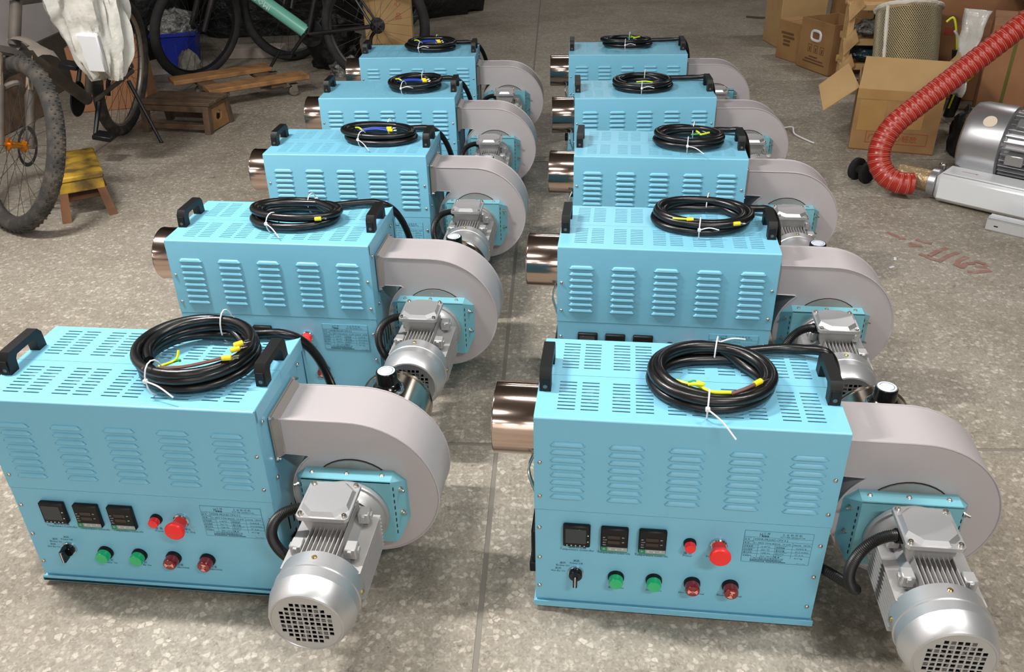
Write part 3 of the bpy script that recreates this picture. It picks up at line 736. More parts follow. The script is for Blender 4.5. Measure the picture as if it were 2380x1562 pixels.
mat('pump_alu', (176, 176, 178), 0.34, metal=0.8)
mat('pump_white', (226, 228, 230), 0.3, metal=0.25)
mat('tape_brown_film', (160, 138, 104), 0.2, metal=0.35, bump=(70, 0.6, 0.01))
mat('perforated_steel', (196, 184, 152), 0.38, metal=0.5)
mat('asbestos_white', (226, 220, 206), 0.9, bump=(60, 0.6, 0.01))
mat('sheet_grey', (118, 120, 122), 0.5)
mat('paint_red', (140, 102, 92), 0.8, var=(30, (150, 128, 116), 0.5, 0.7))
mat('profile_alu', (216, 218, 220), 0.3, metal=0.6)
mat('teal_bag', (36, 62, 66), 0.25, bump=(14, 0.9, 0.03))
mat('stick_brown', (96, 78, 62), 0.9)

def lump(mb, c, sx, sy, sz, amp=.2, fr=3.0, n=28, m=18, seed=0.0, flat=True):
    c = Vector(c); vs_ = []; F = []
    for i in range(m+1):
        a = math.pi*i/m
        for k in range(n):
            b = 2*math.pi*k/n; d = Vector((math.sin(a)*math.cos(b), math.sin(a)*math.sin(b), math.cos(a)))
            r = 1+amp*noise.noise(d*fr+Vector((seed, seed*2, 0)))+amp*.4*noise.noise(d*fr*2.6+Vector((0, seed, seed)))
            p = c+Vector((d.x*sx*r, d.y*sy*r, d.z*sz*r))
            if flat and p.z < 0: p.z = 0
            vs_.append(p)
    for i in range(m):
        for k in range(n):
            l = (k+1) % n; F.append((i*n+k, (i+1)*n+k, (i+1)*n+l, i*n+l))
    return mb.add(vs_, F)

# ------------------------------------------------------------------ bicycles
WR = 0.36
def wheel(root, Mx, tire='tire', rim='rim_dark', hub='rim_dark', knobs=False, name='wheel'):
    mb = MB(); mb.M = Mx
    circ = lambda r, n=60: [(r*math.cos(2*math.pi*k/n), 0, r*math.sin(2*math.pi*k/n)) for k in range(n)]
    tr = .034 if knobs else .029
    mb.tube(circ(WR-tr), tr, 12, closed=True, up=(0, 1, 0))
    if knobs:
        for k in range(120):
            a = 2*math.pi*k/120
            for s in ((-.012, .012) if k % 2 else (-.020, 0, .020)):
                rr = WR-tr+math.sqrt((tr+.0005)**2-s*s); u = Vector((math.cos(a), 0, math.sin(a))); t_ = Vector((-math.sin(a), 0, math.cos(a))); c0 = u*rr+Vector((0, s, 0))
                e1 = t_*.0045; e2 = Vector((0, .0045, 0)); q = u*.0022
                mb.add([c0-e1-e2, c0+e1-e2, c0+e1+e2, c0-e1+e2, c0-e1*.8-e2*.8+q, c0+e1*.8-e2*.8+q, c0+e1*.8+e2*.8+q, c0-e1*.8+e2*.8+q], [(4, 5, 6, 7), (0, 1, 5, 4), (1, 2, 6, 5), (2, 3, 7, 6), (3, 0, 4, 7)])
    t = mb.build(name, tire, root, sharp=45)
    mb = MB(); mb.M = Mx; mb.lathe([(WR-.052, -.013), (WR-.046, -.014), (WR-.046, .014), (WR-.052, .013), (WR-.066, .005), (WR-.066, -.005), (WR-.052, -.013)], (0, 0, 0), (0, 1, 0), 48, ends=False); mb.build('rim', rim, t)
    mb = MB(); mb.M = Mx
    for k in range(28):
        a = 2*math.pi*k/28; s = 1 if k % 2 else -1; a2 = a+s*(.9 if (k//2) % 2 else -.9)
        mb.tube([(.022*math.cos(a2), s*.03, .022*math.sin(a2)), ((WR-.06)*math.cos(a), 0, (WR-.06)*math.sin(a))], .0011, 4, cap=False)
    mb.build('spokes', 'spoke', t)
    mb = MB(); mb.M = Mx; mb.lathe([(.008, -.06), (.010, -.05), (.010, -.036), (.027, -.034), (.027, -.028), (.013, -.02), (.013, .02), (.027, .028), (.027, .034), (.010, .036), (.010, .05), (.008, .06)], (0, 0, 0), (0, 1, 0), 18); mb.build('hub', hub, t)
    return t
def bike(name, label, rear, front, lean, steer, frame='frame_black', down='frame_black', tire='tire_clean', rim='rim_dark', hub='rim_dark', near=False, fork_gold=False, stand=None, knobs=False, word=None, fat=None):
    hx, hy = front[0]-rear[0], front[1]-rear[1]; wb = math.hypot(hx, hy); hd = math.atan2(hy, hx)
    root = empty(name, (rear[0], rear[1], 0), (lean, 0, hd)); tag(root, label, 'bicycle', 'parked bicycles')
    bb = Vector((.46, 0, .31)); st = Vector((.28, 0, .86)); h0 = Vector((wb-.18, 0, .72)); h1 = Vector((wb-.235, 0, .88))
    rh = Vector((0, 0, WR)); fh = Vector((wb, 0, WR))
    MB().tube([bb, st], .017, 10).build('seat_tube', frame, root); MB().tube([h0, h1], .023, 10).build('head_tube', frame, root)
    dt = MB().tube([bb+Vector((.01, 0, .01)), h0], [fat, fat] if fat else [.030, .027], 12).build('down_tube', down, root)
    if word:
        mb = MB(); d = (h0-bb).normalized(); n_ = Vector((0, 1, 0)); u = d.cross(n_)
        Mt = Matrix((( -d.x, -u.x if u.z > 0 else u.x, n_.x, 0), (-d.y, -u.y if u.z > 0 else u.y, n_.y, 0), (-d.z, -u.z if u.z > 0 else u.z, n_.z, 0), (0, 0, 0, 1)))
        mid = bb+(h0-bb)*.55+Vector((0, (fat or .029)+.0006, 0)); Mt = Matrix.Translation(mid) @ Mt
        text_geo(mb, word, 0, 0, .05, M=Mt @ Matrix.Translation((0, -.017, 0))); mb.build('lettering', 'print_white', dt)
    MB().tube([st+Vector((0, 0, -.06)), h1], .016, 10).build('top_tube', frame, root)
    for s in (-1, 1):
        MB().tube([bb+Vector((-.02, s*.03, 0)), rh+Vector((.01, s*.062, 0))], .011, 8).build('chain_stay', frame, root)
        MB().tube([st+Vector((-.005, s*.02, -.08)), rh+Vector((.01, s*.062, .02))], .009, 8).build('seat_stay', frame, root)
    MB().tube([st, st+Vector((-.03, 0, .14))], .012, 8).build('seat_post', 'rim_dark', root)
    lump(MB(), st+Vector((-.02, 0, .17)), .13, .065, .03, .05, flat=False).build('saddle', 'saddle_black', root)
    ax = (h1-h0).normalized(); Ms = Matrix.Translation(h0) @ Matrix.Rotation(steer, 4, ax) @ Matrix.Translation(-h0)
    wheel(root, Matrix.Translation(rh), tire, rim, 'rim_dark', name='rear_wheel')
    wheel(root, Ms @ Matrix.Translation(fh), tire, rim, hub, knobs=knobs, name='front_wheel')
    crown = h0-ax*.03
    mb = MB(); mb.M = Ms
    mb.tube([crown+Vector((0, -.062, 0)), crown+Vector((0, .062, 0))], .02, 8)
    for s in (-1, 1):
        top = crown+Vector((0, s*.058, 0)); lo = fh+Vector((-.004, s*.060, 0)); mid = top+(lo-top)*.38
        mb.tube([mid, lo+Vector((.004, 0, -.008))], [.021, .016], 10)
    mb.tube(spline([crown+Vector((.05, -.058, -.16)), crown+Vector((.075, 0, -.10)), crown+Vector((.05, .058, -.16))], 6), .013, 8)
    fk = mb.build('fork', frame, root)
    mb = MB(); mb.M = Ms
    for s in (-1, 1):
        top = crown+Vector((0, s*.058, 0)); lo = fh+Vector((-.004, s*.060, 0)); mb.tube([top, top+(lo-top)*.42], .015, 10)
    mb.build('stanchion', 'fork_gold' if fork_gold else 'rim_dark', fk)
    mb = MB(); mb.M = Ms; mb.tube([h1, h1+ax*.06, h1+ax*.06+Vector((.06, 0, .01))], .015, 8); mb.tube(spline([h1+ax*.06+Vector((.0, -.32, .03)), h1+ax*.06+Vector((.06, -.08, .01)), h1+ax*.06+Vector((.06, .08, .01)), h1+ax*.06+Vector((.0, .32, .03))], 6), .013, 8); mb.build('handlebar', 'rim_dark', root)
    mb = MB(); mb.lathe([(.03, .05), (.085, .05), (.088, .046), (.085, .042), (.03, .042)], bb, (0, -1, 0), 28); cr = mb.build('chainring', 'rim_dark', root)
    for s in (-1, 1):
        d = Vector((.11*s, 0, -.13*s if s > 0 else .13)); e = bb+d+Vector((0, s*.07, 0))
        c_ = MB().tube([bb+Vector((0, s*.055, 0)), e], [.014, .010], 8).build('crank', 'rim_dark', root)
        MB().box(e.x-.045, e.x+.045, min(e.y, e.y+s*.09), max(e.y, e.y+s*.09), e.z-.012, e.z+.012, .004).build('pedal', 'rim_dark', c_)
    MB().lathe([(.02, .03), (.05, .034), (.05, .046), (.03, .052), (.01, .052)], rh, (0, -1, 0), 24).build('cassette', 'rim_dark', root)
    MB().tube(spline([rh+Vector((.0, -.05, -.02)), rh+Vector((.05, -.055, -.07)), rh+Vector((.06, -.055, -.14))], 4), [.012]*9, 8).build('derailleur', 'rim_dark', root)
    if stand:
        k = MB().tube([stand[0], stand[1]], [.011, .009], 8).build('kickstand', 'rim_dark', root)
        MB().ball(stand[1], .014, .014, .012).build('foot', 'rubber_foot', k)
    return root, Ms, crown, fh
bA, MsA, crA, fhA = bike('bicycle', 'muddy mountain bicycle with gold front hub, a white plastic bag on its side', (-2.15, 4.76), (-2.14, 3.46), R(-11), R(50), 'frame_dusty', 'frame_dusty', 'tire', 'rim_silver', 'gold_anodised', fork_gold=True, stand=((.10, .07, .33), (.20, .27, .045)), knobs=True)
mb = MB(); mb.M = MsA        # front mudguard over the wheel
vs_ = []; F = []
for i in range(15):
    a = R(76+i*3.0); rr = WR+.075+(.012 if i < 3 else 0)
    for k, s in enumerate((-.045, -.03, 0, .03, .045)):
        ww = 1.0 if i < 5 else .5
        vs_.append(fhA+Vector((rr*math.cos(a), s*ww, rr*math.sin(a)-(.018 if k in (0, 4) else .005 if k in (1, 3) else 0))))
for i in range(14):
    for k in range(4): F.append((i*5+k, i*5+k+1, (i+1)*5+k+1, (i+1)*5+k))
mb.add(vs_, F); mb.build('mudguard', 'fender_grey', bA)
mb = MB(); mb.M = MsA; mb.lathe([(.068, .044), (.084, .044), (.084, .046), (.068, .046), (.068, .044)], fhA, (0, 1, 0), 28, ends=False); mb.build('brake_disc', 'rim_dark', bA)
bike('bicycle', 'dark bicycle with a mint green down tube standing side on behind the dolly', (-0.835, 5.72), (-2.05, 5.93), R(6), R(68), 'frame_black', 'frame_mint', 'tire_clean', 'rim_dark', 'rim_dark', stand=((.66, .03, .20), (.74, .20, .005)), word='AOMI', fat=.043)
bike('bicycle', 'black bicycle parked farthest back behind the mint framed bicycle', (-0.86, 7.42), (-1.53, 6.50), R(5), R(-12), 'frame_black', 'frame_black', 'tire_clean')
# plastic bag hung on the bicycle
bag = empty('plastic_bag', (-1.815, 3.93, .50)); tag(bag, 'bulging white plastic bag hanging on the side of the muddy bicycle', 'bag')
mb = MB(); n, m = 64, 44; vs_ = []; F = []
for i in range(m+1):
    t = i/m; z = t*.56; wid = .052+.088*math.sin(min(1, t*1.5)*math.pi/2)**.8
    for k in range(n):
        b_ = 2*math.pi*k/n; c_, s_ = math.cos(b_), math.sin(b_)
        fold = .030*noise.noise(Vector((c_*2.6, s_*2.6, t*.9)))+.020*noise.noise(Vector((c_*6+2, s_*6, t*2.2)))+.012*abs(noise.noise(Vector((c_*11, s_*11+4, t*5))))
        sq = 1/max(abs(c_), abs(s_))**.35
        vs_.append((wid*sq*c_*1.02+fold*c_*2-.03*t+.012, wid*sq*.78*s_+fold*s_*2, z+.05*(1-t)**3*noise.noise(Vector((c_*1.5, s_*1.5, 3)))))
for i in range(m):
    for k in range(n): l = (k+1) % n; F.append((i*n+k, i*n+l, (i+1)*n+l, (i+1)*n+k))
F.append(list(range(n))[::-1]); F.append([m*n+k for k in range(n)])
mb.add(vs_, F).build('bag_body', 'bag_film', bag, sharp=60)
mb = MB(); mb.M = Matrix.Translation((.018, -.074, .045)) @ Matrix.Rotation(R(13), 4, 'X') @ Matrix.Rotation(R(5), 4, 'Y'); mb.box(-.045, .045, -.010, .02, 0, .17, .006); mb.build('paper_box', 'paper_white', bag)
mb = MB(); mb.tube(spline([(-.04, 0, .54), (-.07, .02, .62), (-.12, .0, .64), (-.10, -.02, .57)], 5), .008, 6); mb.build('bag_handle', 'bag_film', bag)

# ------------------------------------------------------------------ left side clutter
def placed(loc, rz): return Matrix.Translation(loc) @ Matrix.Rotation(rz, 4, 'Z')
st = empty('step_stool', (-1.925, 3.69, 0), (0, 0, R(28))); tag(st, 'small yellow painted wooden stool with worn brown legs by the front wheel', 'stool')
MB().box(-.098, .098, -.20, .20, .165, .19, .006).build('seat', 'stool_yellow', st)
for sx in (-1, 1):
    for sy in (-1, 1):
        P = [(sx*.085, sy*.185, .166), (sx*.052, sy*.185, .166), (sx*.052, sy*.150, .166), (sx*.085, sy*.150, .166)]; Q = [(sx*.112, sy*.225, 0), (sx*.076, sy*.225, 0), (sx*.076, sy*.192, 0), (sx*.112, sy*.192, 0)]
        MB().add(P+Q, [(0, 1, 2, 3), (7, 6, 5, 4), (0, 4, 5, 1), (1, 5, 6, 2), (2, 6, 7, 3), (3, 7, 4, 0)]).build('leg', 'stool_brown', st)
for sy in (-1, 1): MB().box(-.092, .092, min(sy*.172, sy*.196), max(sy*.172, sy*.196), .118, .165, .003).build('apron', 'stool_yellow', st)
MB().box(-.07, .07, -.16, .16, .07, .09, .003).build('stretcher', 'stool_brown', st)

cs = empty('wooden_bench', (-1.815, 4.855, 0), (0, 0, R(-12.5))); tag(cs, 'low old wooden slatted bench with a holed yellowish end board', 'bench')
for s in (-1, 1):
    x = s*.19
    for y in (-.12, .12): MB().prism([(y-.018-.018*(1 if y < 0 else -1)*0, 0), (y+.018, 0), (y*.82+.018, .15), (y*.82-.018, .15)], x-.018, x+.018, 'yz').build('leg', 'wood_old', cs)
    MB().box(x-.016, x+.016, -.12, .12, .128, .15, .003).build('end_rail', 'wood_old', cs)
MB().prism([(-.095, .008), (.095, .008), (.078, .135), (-.078, .135)], .187, .200, 'yz', [[(.03*math.cos(R(40*k))*(1+.25*(k % 2)), .075+.026*math.sin(R(40*k))*(1+.2*((k+1) % 2))) for k in range(9)]]).build('end_board', 'wood_orange', cs)
for y, w in ((-.085, .03), (-.005, .035), (.075, .035)): MB().box(-.215, .215, y-w, y+w, .150, .170, .003).build('top_slat', 'wood_old', cs)
for y in (-.112, .112): MB().box(-.20, .20, y-.012, y+.012, .02, .05, .003).build('side_rail', 'wood_old', cs); MB().box(-.20, .20, y*.9-.012, y*.9+.012, .115, .148, .003).build('side_rail', 'wood_old', cs)

dl = empty('wheeled_dolly', (-1.70, 5.52, 0), (0, 0, R(32))); tag(dl, 'orange wooden plank dolly on small grey castors behind the bench', 'dolly')
for y, sh in ((-.20, .08), (.16, -.04)):
    MB().box(-.33+sh, .30+sh, y-.075, y+.075, .098, .126, .004).build('plank', 'wood_orange', dl)
for x in (-.18, .18): MB().box(x-.05, x+.05, -.26, .23, .074, .098, .003).build('cross_piece', 'wood_old', dl)
for x in (-.2, .28):
    for y in (-.22, .17):
        c_ = MB().cyl((x, y-.016, .031), (x, y+.016, .031), .031, n=18, c=.005).build('castor_wheel', 'fender_grey', dl)
        MB().box(x-.012, x+.022, y-.020, y-.016, .028, .074).box(x-.012, x+.022, y+.016, y+.020, .028, .074).box(x-.02, x+.03, y-.022, y+.022, .070, .0745).build('castor_fork', 'bolt_steel', c_)

def carton(label, loc, rz, w, d, h, m='cardboard', name='carton', tape=True, strap=0, open_=False, group=None):
    t = empty(name, loc, (0, 0, rz)); tag(t, label, 'box', group)
    if not open_:
        MB().box(-w/2, w/2, -d/2, d/2, 0, h, .004).build('carton_body', m, t)
        MB().box(-w/2, w/2, -.0012, .0012, h-.001, h+.0012).build('flap_seam', 'cardboard_inside', t)
        if tape: MB().box(-w/2-.001, w/2+.001, -.03, .03, h-.0005, h+.002).box(-w/2-.0015, -w/2+.001, -.03, .03, h-.08, h).box(w/2-.001, w/2+.0015, -.03, .03, h-.08, h).build('packing_tape', 'tape_tan', t)
    else:
        th = .006; mb = MB()
        mb.box(-w/2, w/2, -d/2, -d/2+th, 0, h).box(-w/2, w/2, d/2-th, d/2, 0, h).box(-w/2, -w/2+th, -d/2+th, d/2-th, 0, h).box(w/2-th, w/2, -d/2+th, d/2-th, 0, h).box(-w/2, w/2, -d/2, d/2, 0, th)
        mb.build('carton_body', m, t)
    for k in range(strap):
        x = -w/2+w*(k+1)/(strap+1)
        MB().box(x-.007, x+.007, -d/2-.002, d/2+.002, h-.001, h+.003).box(x-.007, x+.007, -d/2-.003, -d/2+.001, 0, h+.002).box(x-.007, x+.007, d/2-.001, d/2+.003, 0, h+.002).build('strap', 'strap_olive', t)
    return t
carton('orange brown carton on the floor behind the muddy bicycle', (-2.42, 5.40, 0), R(12), .40, .32, .38, 'cardboard_dark')
c_ = carton('tan carton with red print behind the spokes of the rear wheel', (-.80, 6.25, 0), R(4), .32, .30, .62, 'cardboard_pale')
mb = MB()
for k, s in enumerate(('小', '心', '品')): text_geo(mb, s, .05, .50-k*.08, .045, -.1515)
mb.build('carton_print', 'print_red', c_)
bn = empty('storage_bin', (-2.37, 6.45, 0), (0, 0, R(12))); tag(bn, 'blue plastic storage bin stuffed with crumpled clear film', 'bin')
mb = MB(); w0, w1, d0, d1, hh = .12, .155, .13, .16, .24
mb.add([(-w0, -d0, 0), (w0, -d0, 0), (w0, d0, 0), (-w0, d0, 0), (-w1, -d1, hh), (w1, -d1, hh), (w1, d1, hh), (-w1, d1, hh)], [(0, 3, 2, 1), (0, 1, 5, 4), (1, 2, 6, 5), (2, 3, 7, 6), (3, 0, 4, 7), (4, 5, 6, 7)]); mb.build('bin_body', 'bin_blue', bn)
MB().box(-.165, .165, -.17, -.155, hh-.02, hh+.004, .003).box(-.165, .165, .155, .17, hh-.02, hh+.004, .003).box(-.165, -.150, -.17, .17, hh-.02, hh+.004, .003).box(.150, .165, -.17, .17, hh-.02, hh+.004, .003).build('bin_rim', 'bin_blue', bn)
for x in (-.08, 0, .08): MB().box(x-.006, x+.006, -.152, -.13, .02, .2).build('rib', 'bin_blue', bn)
lump(MB(), (0, 0, hh+.02), .15, .15, .12, .35, 3.5, seed=2.0).build('film_filling', 'film_silver', bn, sharp=70)
tag(lump(MB(), (-2.20, 6.12, .06), .07, .07, .10, .3, 2.5, seed=5).build('rag', 'cloth_grey'), 'crumpled grey rag on the floor in front of the blue bin', 'rag')
tag(MB().box(-2.10, -1.66, 6.56, 6.74, 0, .075, .006).build('stone_slab', 'stone_pale'), 'pale stone slab lying on the floor behind the dolly', 'slab')
tag(lump(MB(), (-1.95, 7.75, .35), .85, .42, .95, .25, 2.2, seed=1.3).build('dark_fill_heap', 'lump_black'), 'large black heap put in as dark fill behind the blue bin', 'heap')  # black lumps added to darken the area behind the bicycles
tag(lump(MB(), (-.75, 8.35, .25), .50, .40, .62, .3, 2.4, seed=3.1).build('dark_fill_heap', 'lump_black'), 'low black heap put in as dark fill behind the farthest bicycle', 'heap')
tag(lump(MB(), (-2.66, 6.95, .35), .20, .36, .80, .25, 2.4, seed=4.6).build('dark_fill_heap', 'lump_black'), 'black heap put in as dark fill against the left wall', 'heap')
tag(lump(MB(), (-1.20, 6.25, .12), .17, .11, .22, .35, 2.6, seed=7.7).build('rubbish_bag', 'lump_black'), 'black rubbish bag under the frame of the mint framed bicycle', 'bag')
tag(lump(MB(), (-1.08, 6.02, .03), .12, .08, .08, .35, 3.0, seed=9.7).build('film_roll', 'film_silver'), 'crumpled clear film lying under the mint framed bicycle', 'film')
pl = MB(); pl.M = placed((-2.84, 4.75, 0), R(-6)) @ Matrix.Rotation(R(-9), 4, 'Y'); pl.box(-.02, .02, -.45, .45, 0, .26, .004)
tag(pl.build('plank', 'wood_old'), 'dirty brown plank leaning against the left wall', 'plank')

# ------------------------------------------------------------------ right side: cartons, drum, rack
t = carton('open tan carton with raised flap and brown tape, nearest on the right', (1.99, 4.345, 0), R(-21), .39, .49, .30, 'cardboard', open_=True)
w, d, h = .39, .49, .30
mb = MB(); mb.add([(-w/2, -d/2, h), (w/2, -d/2, h), (w/2-.003, -d/2+.025, h+.145), (-w/2+.008, -d/2+.025, h+.15), (-w/2, -d/2+.005, h), (w/2, -d/2+.005, h), (w/2-.003, -d/2+.03, h+.145), (-w/2+.008, -d/2+.03, h+.15)], [(0, 1, 2, 3), (7, 6, 5, 4), (0, 4, 5, 1), (1, 5, 6, 2), (2, 6, 7, 3), (3, 7, 4, 0)]); mb.build('front_flap', 'cardboard_pale', t)
iv = (Matrix.Translation((1.99, 4.345, 0)) @ Matrix.Rotation(R(-21), 4, 'Z')).inverted()
fq = [iv @ Vector(p) for p in ((1.741, 4.225, .296), (1.735, 4.40, .371), (1.600, 4.40, .264), (1.585, 4.24, .178))]; fn = (fq[1]-fq[0]).cross(fq[3]-fq[0]).normalized()*.005
mb = MB(); mb.add(fq+[p+fn for p in fq], [(0, 1, 2, 3), (7, 6, 5, 4), (0, 4, 5, 1), (1, 5, 6, 2), (2, 6, 7, 3), (3, 7, 4, 0)]); mb.build('side_flap', 'cardboard_pale', t)
mb = MB(); mb.add([(w/2, -d/2+.01, h), (w/2, d/2-.01, h), (w/2+.07, d/2-.02, h+.10), (w/2+.07, -d/2+.02, h+.10), (w/2-.005, -d/2+.01, h), (w/2-.005, d/2-.01, h), (w/2+.065, d/2-.02, h+.10), (w/2+.065, -d/2+.02, h+.10)], [(0, 1, 2, 3), (7, 6, 5, 4), (0, 4, 5, 1), (1, 5, 6, 2), (2, 6, 7, 3), (3, 7, 4, 0)]); mb.build('side_flap', 'cardboard_pale', t)
MB().box(-w/2-.001, w/2+.001, -d/2-.0015, -d/2+.001, .255, .302).box(-w/2+.02, -w/2+.14, -d/2-.0012, -d/2+.001, .10, .25).box(-.02, .12, -d/2-.0014, -d/2+.001, .12, .24).build('packing_tape', 'tape_tan', t)
mb = MB(); y = -d/2-.0018
for x0_, x1_, z0_, z1_ in ((-.125, .155, .042, .044), (-.125, .155, .098, .100), (-.125, -.123, .042, .100), (.153, .155, .042, .100)): mb.box(x0_, x1_, y, y+.001, z0_, z1_)
text_geo(mb, '广东 小心轻放', -.115, .058, .036, y-.0002); mb.build('carton_print', 'print_red', t)

t = carton('open carton with a white rimmed hand hole, at the back right', (2.17, 5.83, 0), R(17.5), .28, .345, .32, 'cardboard', open_=True)
# hand hole and print on the face towards the left
x = -.14
mb = MB(); lp = []
for k in range(20):
    a = 2*math.pi*k/20; lp.append(Vector((x-.001, -.0+.048*math.copysign(abs(math.cos(a))**.6, math.cos(a)), .225+.030*math.copysign(abs(math.sin(a))**.6, math.sin(a)))))
MB().tube(lp, .009, 6, closed=True).build('hand_hole_rim', 'print_white', t)
MB().prism([(p.y, p.z) for p in lp], x-.001, x+.002, 'yz').build('hand_hole', 'cardboard_inside', t)
mb = MB()
for k in range(3):
    y0 = .072-k*.065
    for (a, b_, c_, e) in ((0, .040, 0, .003), (0, .040, .045, .048), (0, .003, 0, .048), (.037, .040, 0, .048)): mb.box(x-.0012, x, y0-b_, y0-a, .118+c_, .118+e)
    mb.box(x-.0012, x, y0-.026, y0-.014, .125, .150)
for k, (a, b_) in enumerate(((.05, -.04), (.09, -.10), (.11, -.12))): mb.box(x-.0012, x, b_, a, .085-k*.018, .094-k*.018)
mb.build('carton_print', 'print_brown', t)
t = carton('closed brown carton behind the carton with the hand hole', (2.08, 6.16, 0), R(22), .26, .24, .26, 'cardboard', tape=False)
mb = MB()
for k, (a, b_) in enumerate(((.08, -.05), (.06, -.06), (.05, -.02), (.05, -.02))): mb.box(-.1315, -.13, b_, a, .17-k*.025, .185-k*.025)
mb.build('carton_print', 'print_brown', t)
carton('tall tan carton standing farthest back on the right', (2.16, 6.66, 0), R(6), .34, .30, .46, 'cardboard_pale')
t = carton('dark printed carton behind the wooden rack', (2.60, 6.48, 0), R(12), .34, .34, .42, 'cardboard')
mb = MB(); text_geo(mb, '福盛', -.1, .28, .09, -.1715); mb.build('carton_print', 'print_brown', t)

rk = empty('wooden_rack', (2.24, 5.44, 0), (0, 0, R(-14))); tag(rk, 'rough pine rack of three shelves beside the perforated drum', 'rack')
for x in (-.13, .16):
    for y in (-.10, .10): MB().box(x-.018, x+.018, y-.018, y+.018, 0, .50, .003).build('post', 'wood_pine', rk)
for z in (.11, .255, .455):
    MB().box(-.16, .19, -.125, -.085, z, z+.038, .004).build('shelf_board', 'wood_pine', rk); MB().box(-.16, .19, .085, .125, z, z+.038, .004).build('shelf_board', 'wood_pine', rk); MB().box(-.155, .185, -.085, .085, z+.008, z+.02, .002).build('shelf_panel', 'wood_pine', rk)
    MB().prism([(-.150, z-.06), (-.075, z+.03), (-.105, z+.10), (-.165, z+.02)], -.145, -.127, 'xz').build('gusset', 'wood_pine', rk)
tag(lump(MB(), (2.25, 5.44, .338), .11, .07, .05, .35, 3, seed=11, flat=False).build('film_bundle', 'film_silver'), 'bundle of clear film on the middle shelf of the pine rack', 'film')
tag(lump(MB(), (2.25, 5.43, .192), .12, .07, .05, .25, 3, seed=12, flat=False).build('dark_bundle', 'teal_bag'), 'dark plastic wrapped bundle on the lowest shelf of the pine rack', 'bundle')
tag(lump(MB(), (2.50, 5.74, .32), .11, .12, .33, .2, 3, seed=13).build('wrapped_machine', 'teal_bag'), 'dark green object wrapped in clear plastic behind the perforated drum', 'machine')

dr = empty('perforated_drum', (2.225, 4.80, .055), (R(-24), 0, R(-8))); tag(dr, 'perforated steel drum with ragged white trim behind the open carton', 'drum')
rd, hd_ = .168, .52
MB().lathe([(0, .01), (rd-.012, .01), (rd-.012, hd_-.03)], (0, 0, 0), (0, 0, 1), 40, ends=False).lathe([(rd-.012, hd_-.03), (0, hd_-.03)], (0, 0, 0), (0, 0, 1), 40).build('drum_core', 'dark_inside', dr)
mb = MB(); rows_, cols_ = 58, 92
vs_ = []; F = []
hw_, hz_ = .30, .27
for i in range(rows_):
    for k in range(cols_):
        a = 2*math.pi*(k+.5*(i % 2))/cols_; z = .015+i*(hd_-.03)/rows_; dz_ = (hd_-.03)/rows_; da = 2*math.pi/cols_; o = len(vs_)
        # a diamond strand around each hole
        for (u, v) in ((-.5, 0), (0, -.5), (.5, 0), (0, .5)): vs_.append((rd*math.cos(a+u*da), rd*math.sin(a+u*da), z+v*dz_*2))
        for (u, v) in ((-.5, 0), (0, -.5), (.5, 0), (0, .5)): vs_.append(((rd+.002)*math.cos(a+u*da*.58), (rd+.002)*math.sin(a+u*da*.58), z+v*dz_*1.16))
        F += [(o, o+1, o+5, o+4), (o+1, o+2, o+6, o+5), (o+2, o+3, o+7, o+6), (o+3, o, o+4, o+7)]
mb.add(vs_, F); o = mb.build('perforated_sheet', 'perforated_steel', dr, sharp=30); o['kind'] = 'stuff'
rg = []
for k in range(48): a = 2*math.pi*k/48; rg.append((rd*1.01*math.cos(a), rd*1.01*math.sin(a), hd_-.012+.010*noise.noise(Vector((math.cos(a)*4, math.sin(a)*4, 0)))))
MB().tube(rg, [.013+.006*noise.noise(Vector((k*.9, 1, 2))) for k in range(48)], 8, closed=True).build('ragged_rim', 'asbestos_white', dr)
MB().tube([(rd*1.01*math.cos(R(215)), rd*1.01*math.sin(R(215)), z) for z in [.02+.03*k for k in range(17)]], [.010+.005*noise.noise(Vector((k*1.3, 4, 2))) for k in range(17)], 8).build('ragged_seam', 'asbestos_white', dr)

t = carton('reddish brown tall carton behind the perforated drum', (2.80, 5.22, 0), R(-24), .56, .50, .58, 'cardboard_dark', tape=False)
MB().box(-.2, -.15, -.2515, -.25, .36, .40).build('red_patch', 'print_red', t); mb = MB(); text_geo(mb, '众 Y X', -.05, .30, .05, -.2515); mb.build('carton_print', 'print_red', t)
t = carton('brown carton bound with two olive straps behind the pump', (2.656, 4.48, 0), R(-27), .34, .42, .55, 'cardboard_dark', tape=False, strap=2)
t2 = carton('brown strapped carton at the right edge of the picture', (3.03, 4.29, 0), R(-27), .48, .42, .52, 'cardboard_dark', tape=False, strap=1)
mb = MB(); vs_ = []; F = []
for i in range(22):
    for k in range(7):
        u = k/6; v = i/21; z = .585-v*.42; vs_.append((2.37+(.095-.07*v**.6)*u-.01*v+.012*noise.noise(Vector((u*3, v*5, 1))), 4.62-.10*u-.14*v*.4+.02*noise.noise(Vector((u*4, v*6, 7))), max(z, .01)))
for i in range(21):
    for k in range(6): F.append((i*7+k, i*7+k+1, (i+1)*7+k+1, (i+1)*7+k))
mb.add(vs_, F); o = mb.build('plastic_sheet', 'bag_film'); md = o.modifiers.new('thickness', 'SOLIDIFY'); md.thickness = .002
tag(o, 'wrinkled white plastic sheet hanging between the big brown cartons', 'sheet')
sh = MB(); sh.M = placed((2.75, 5.18, .59), R(-30)) @ Matrix.Rotation(R(3), 4, 'X'); sh.box(-.18, .50, -.16, .12, 0, .022, .003)
tag(sh.build('foam_board', 'paper_white'), 'white foam board lying on the reddish brown carton', 'board')
sh = MB(); sh.M = placed((3.05, 4.85, .615), R(-34)) @ Matrix.Rotation(R(3), 4, 'X'); sh.box(-.30, .42, -.30, .28, 0, .018, .003)
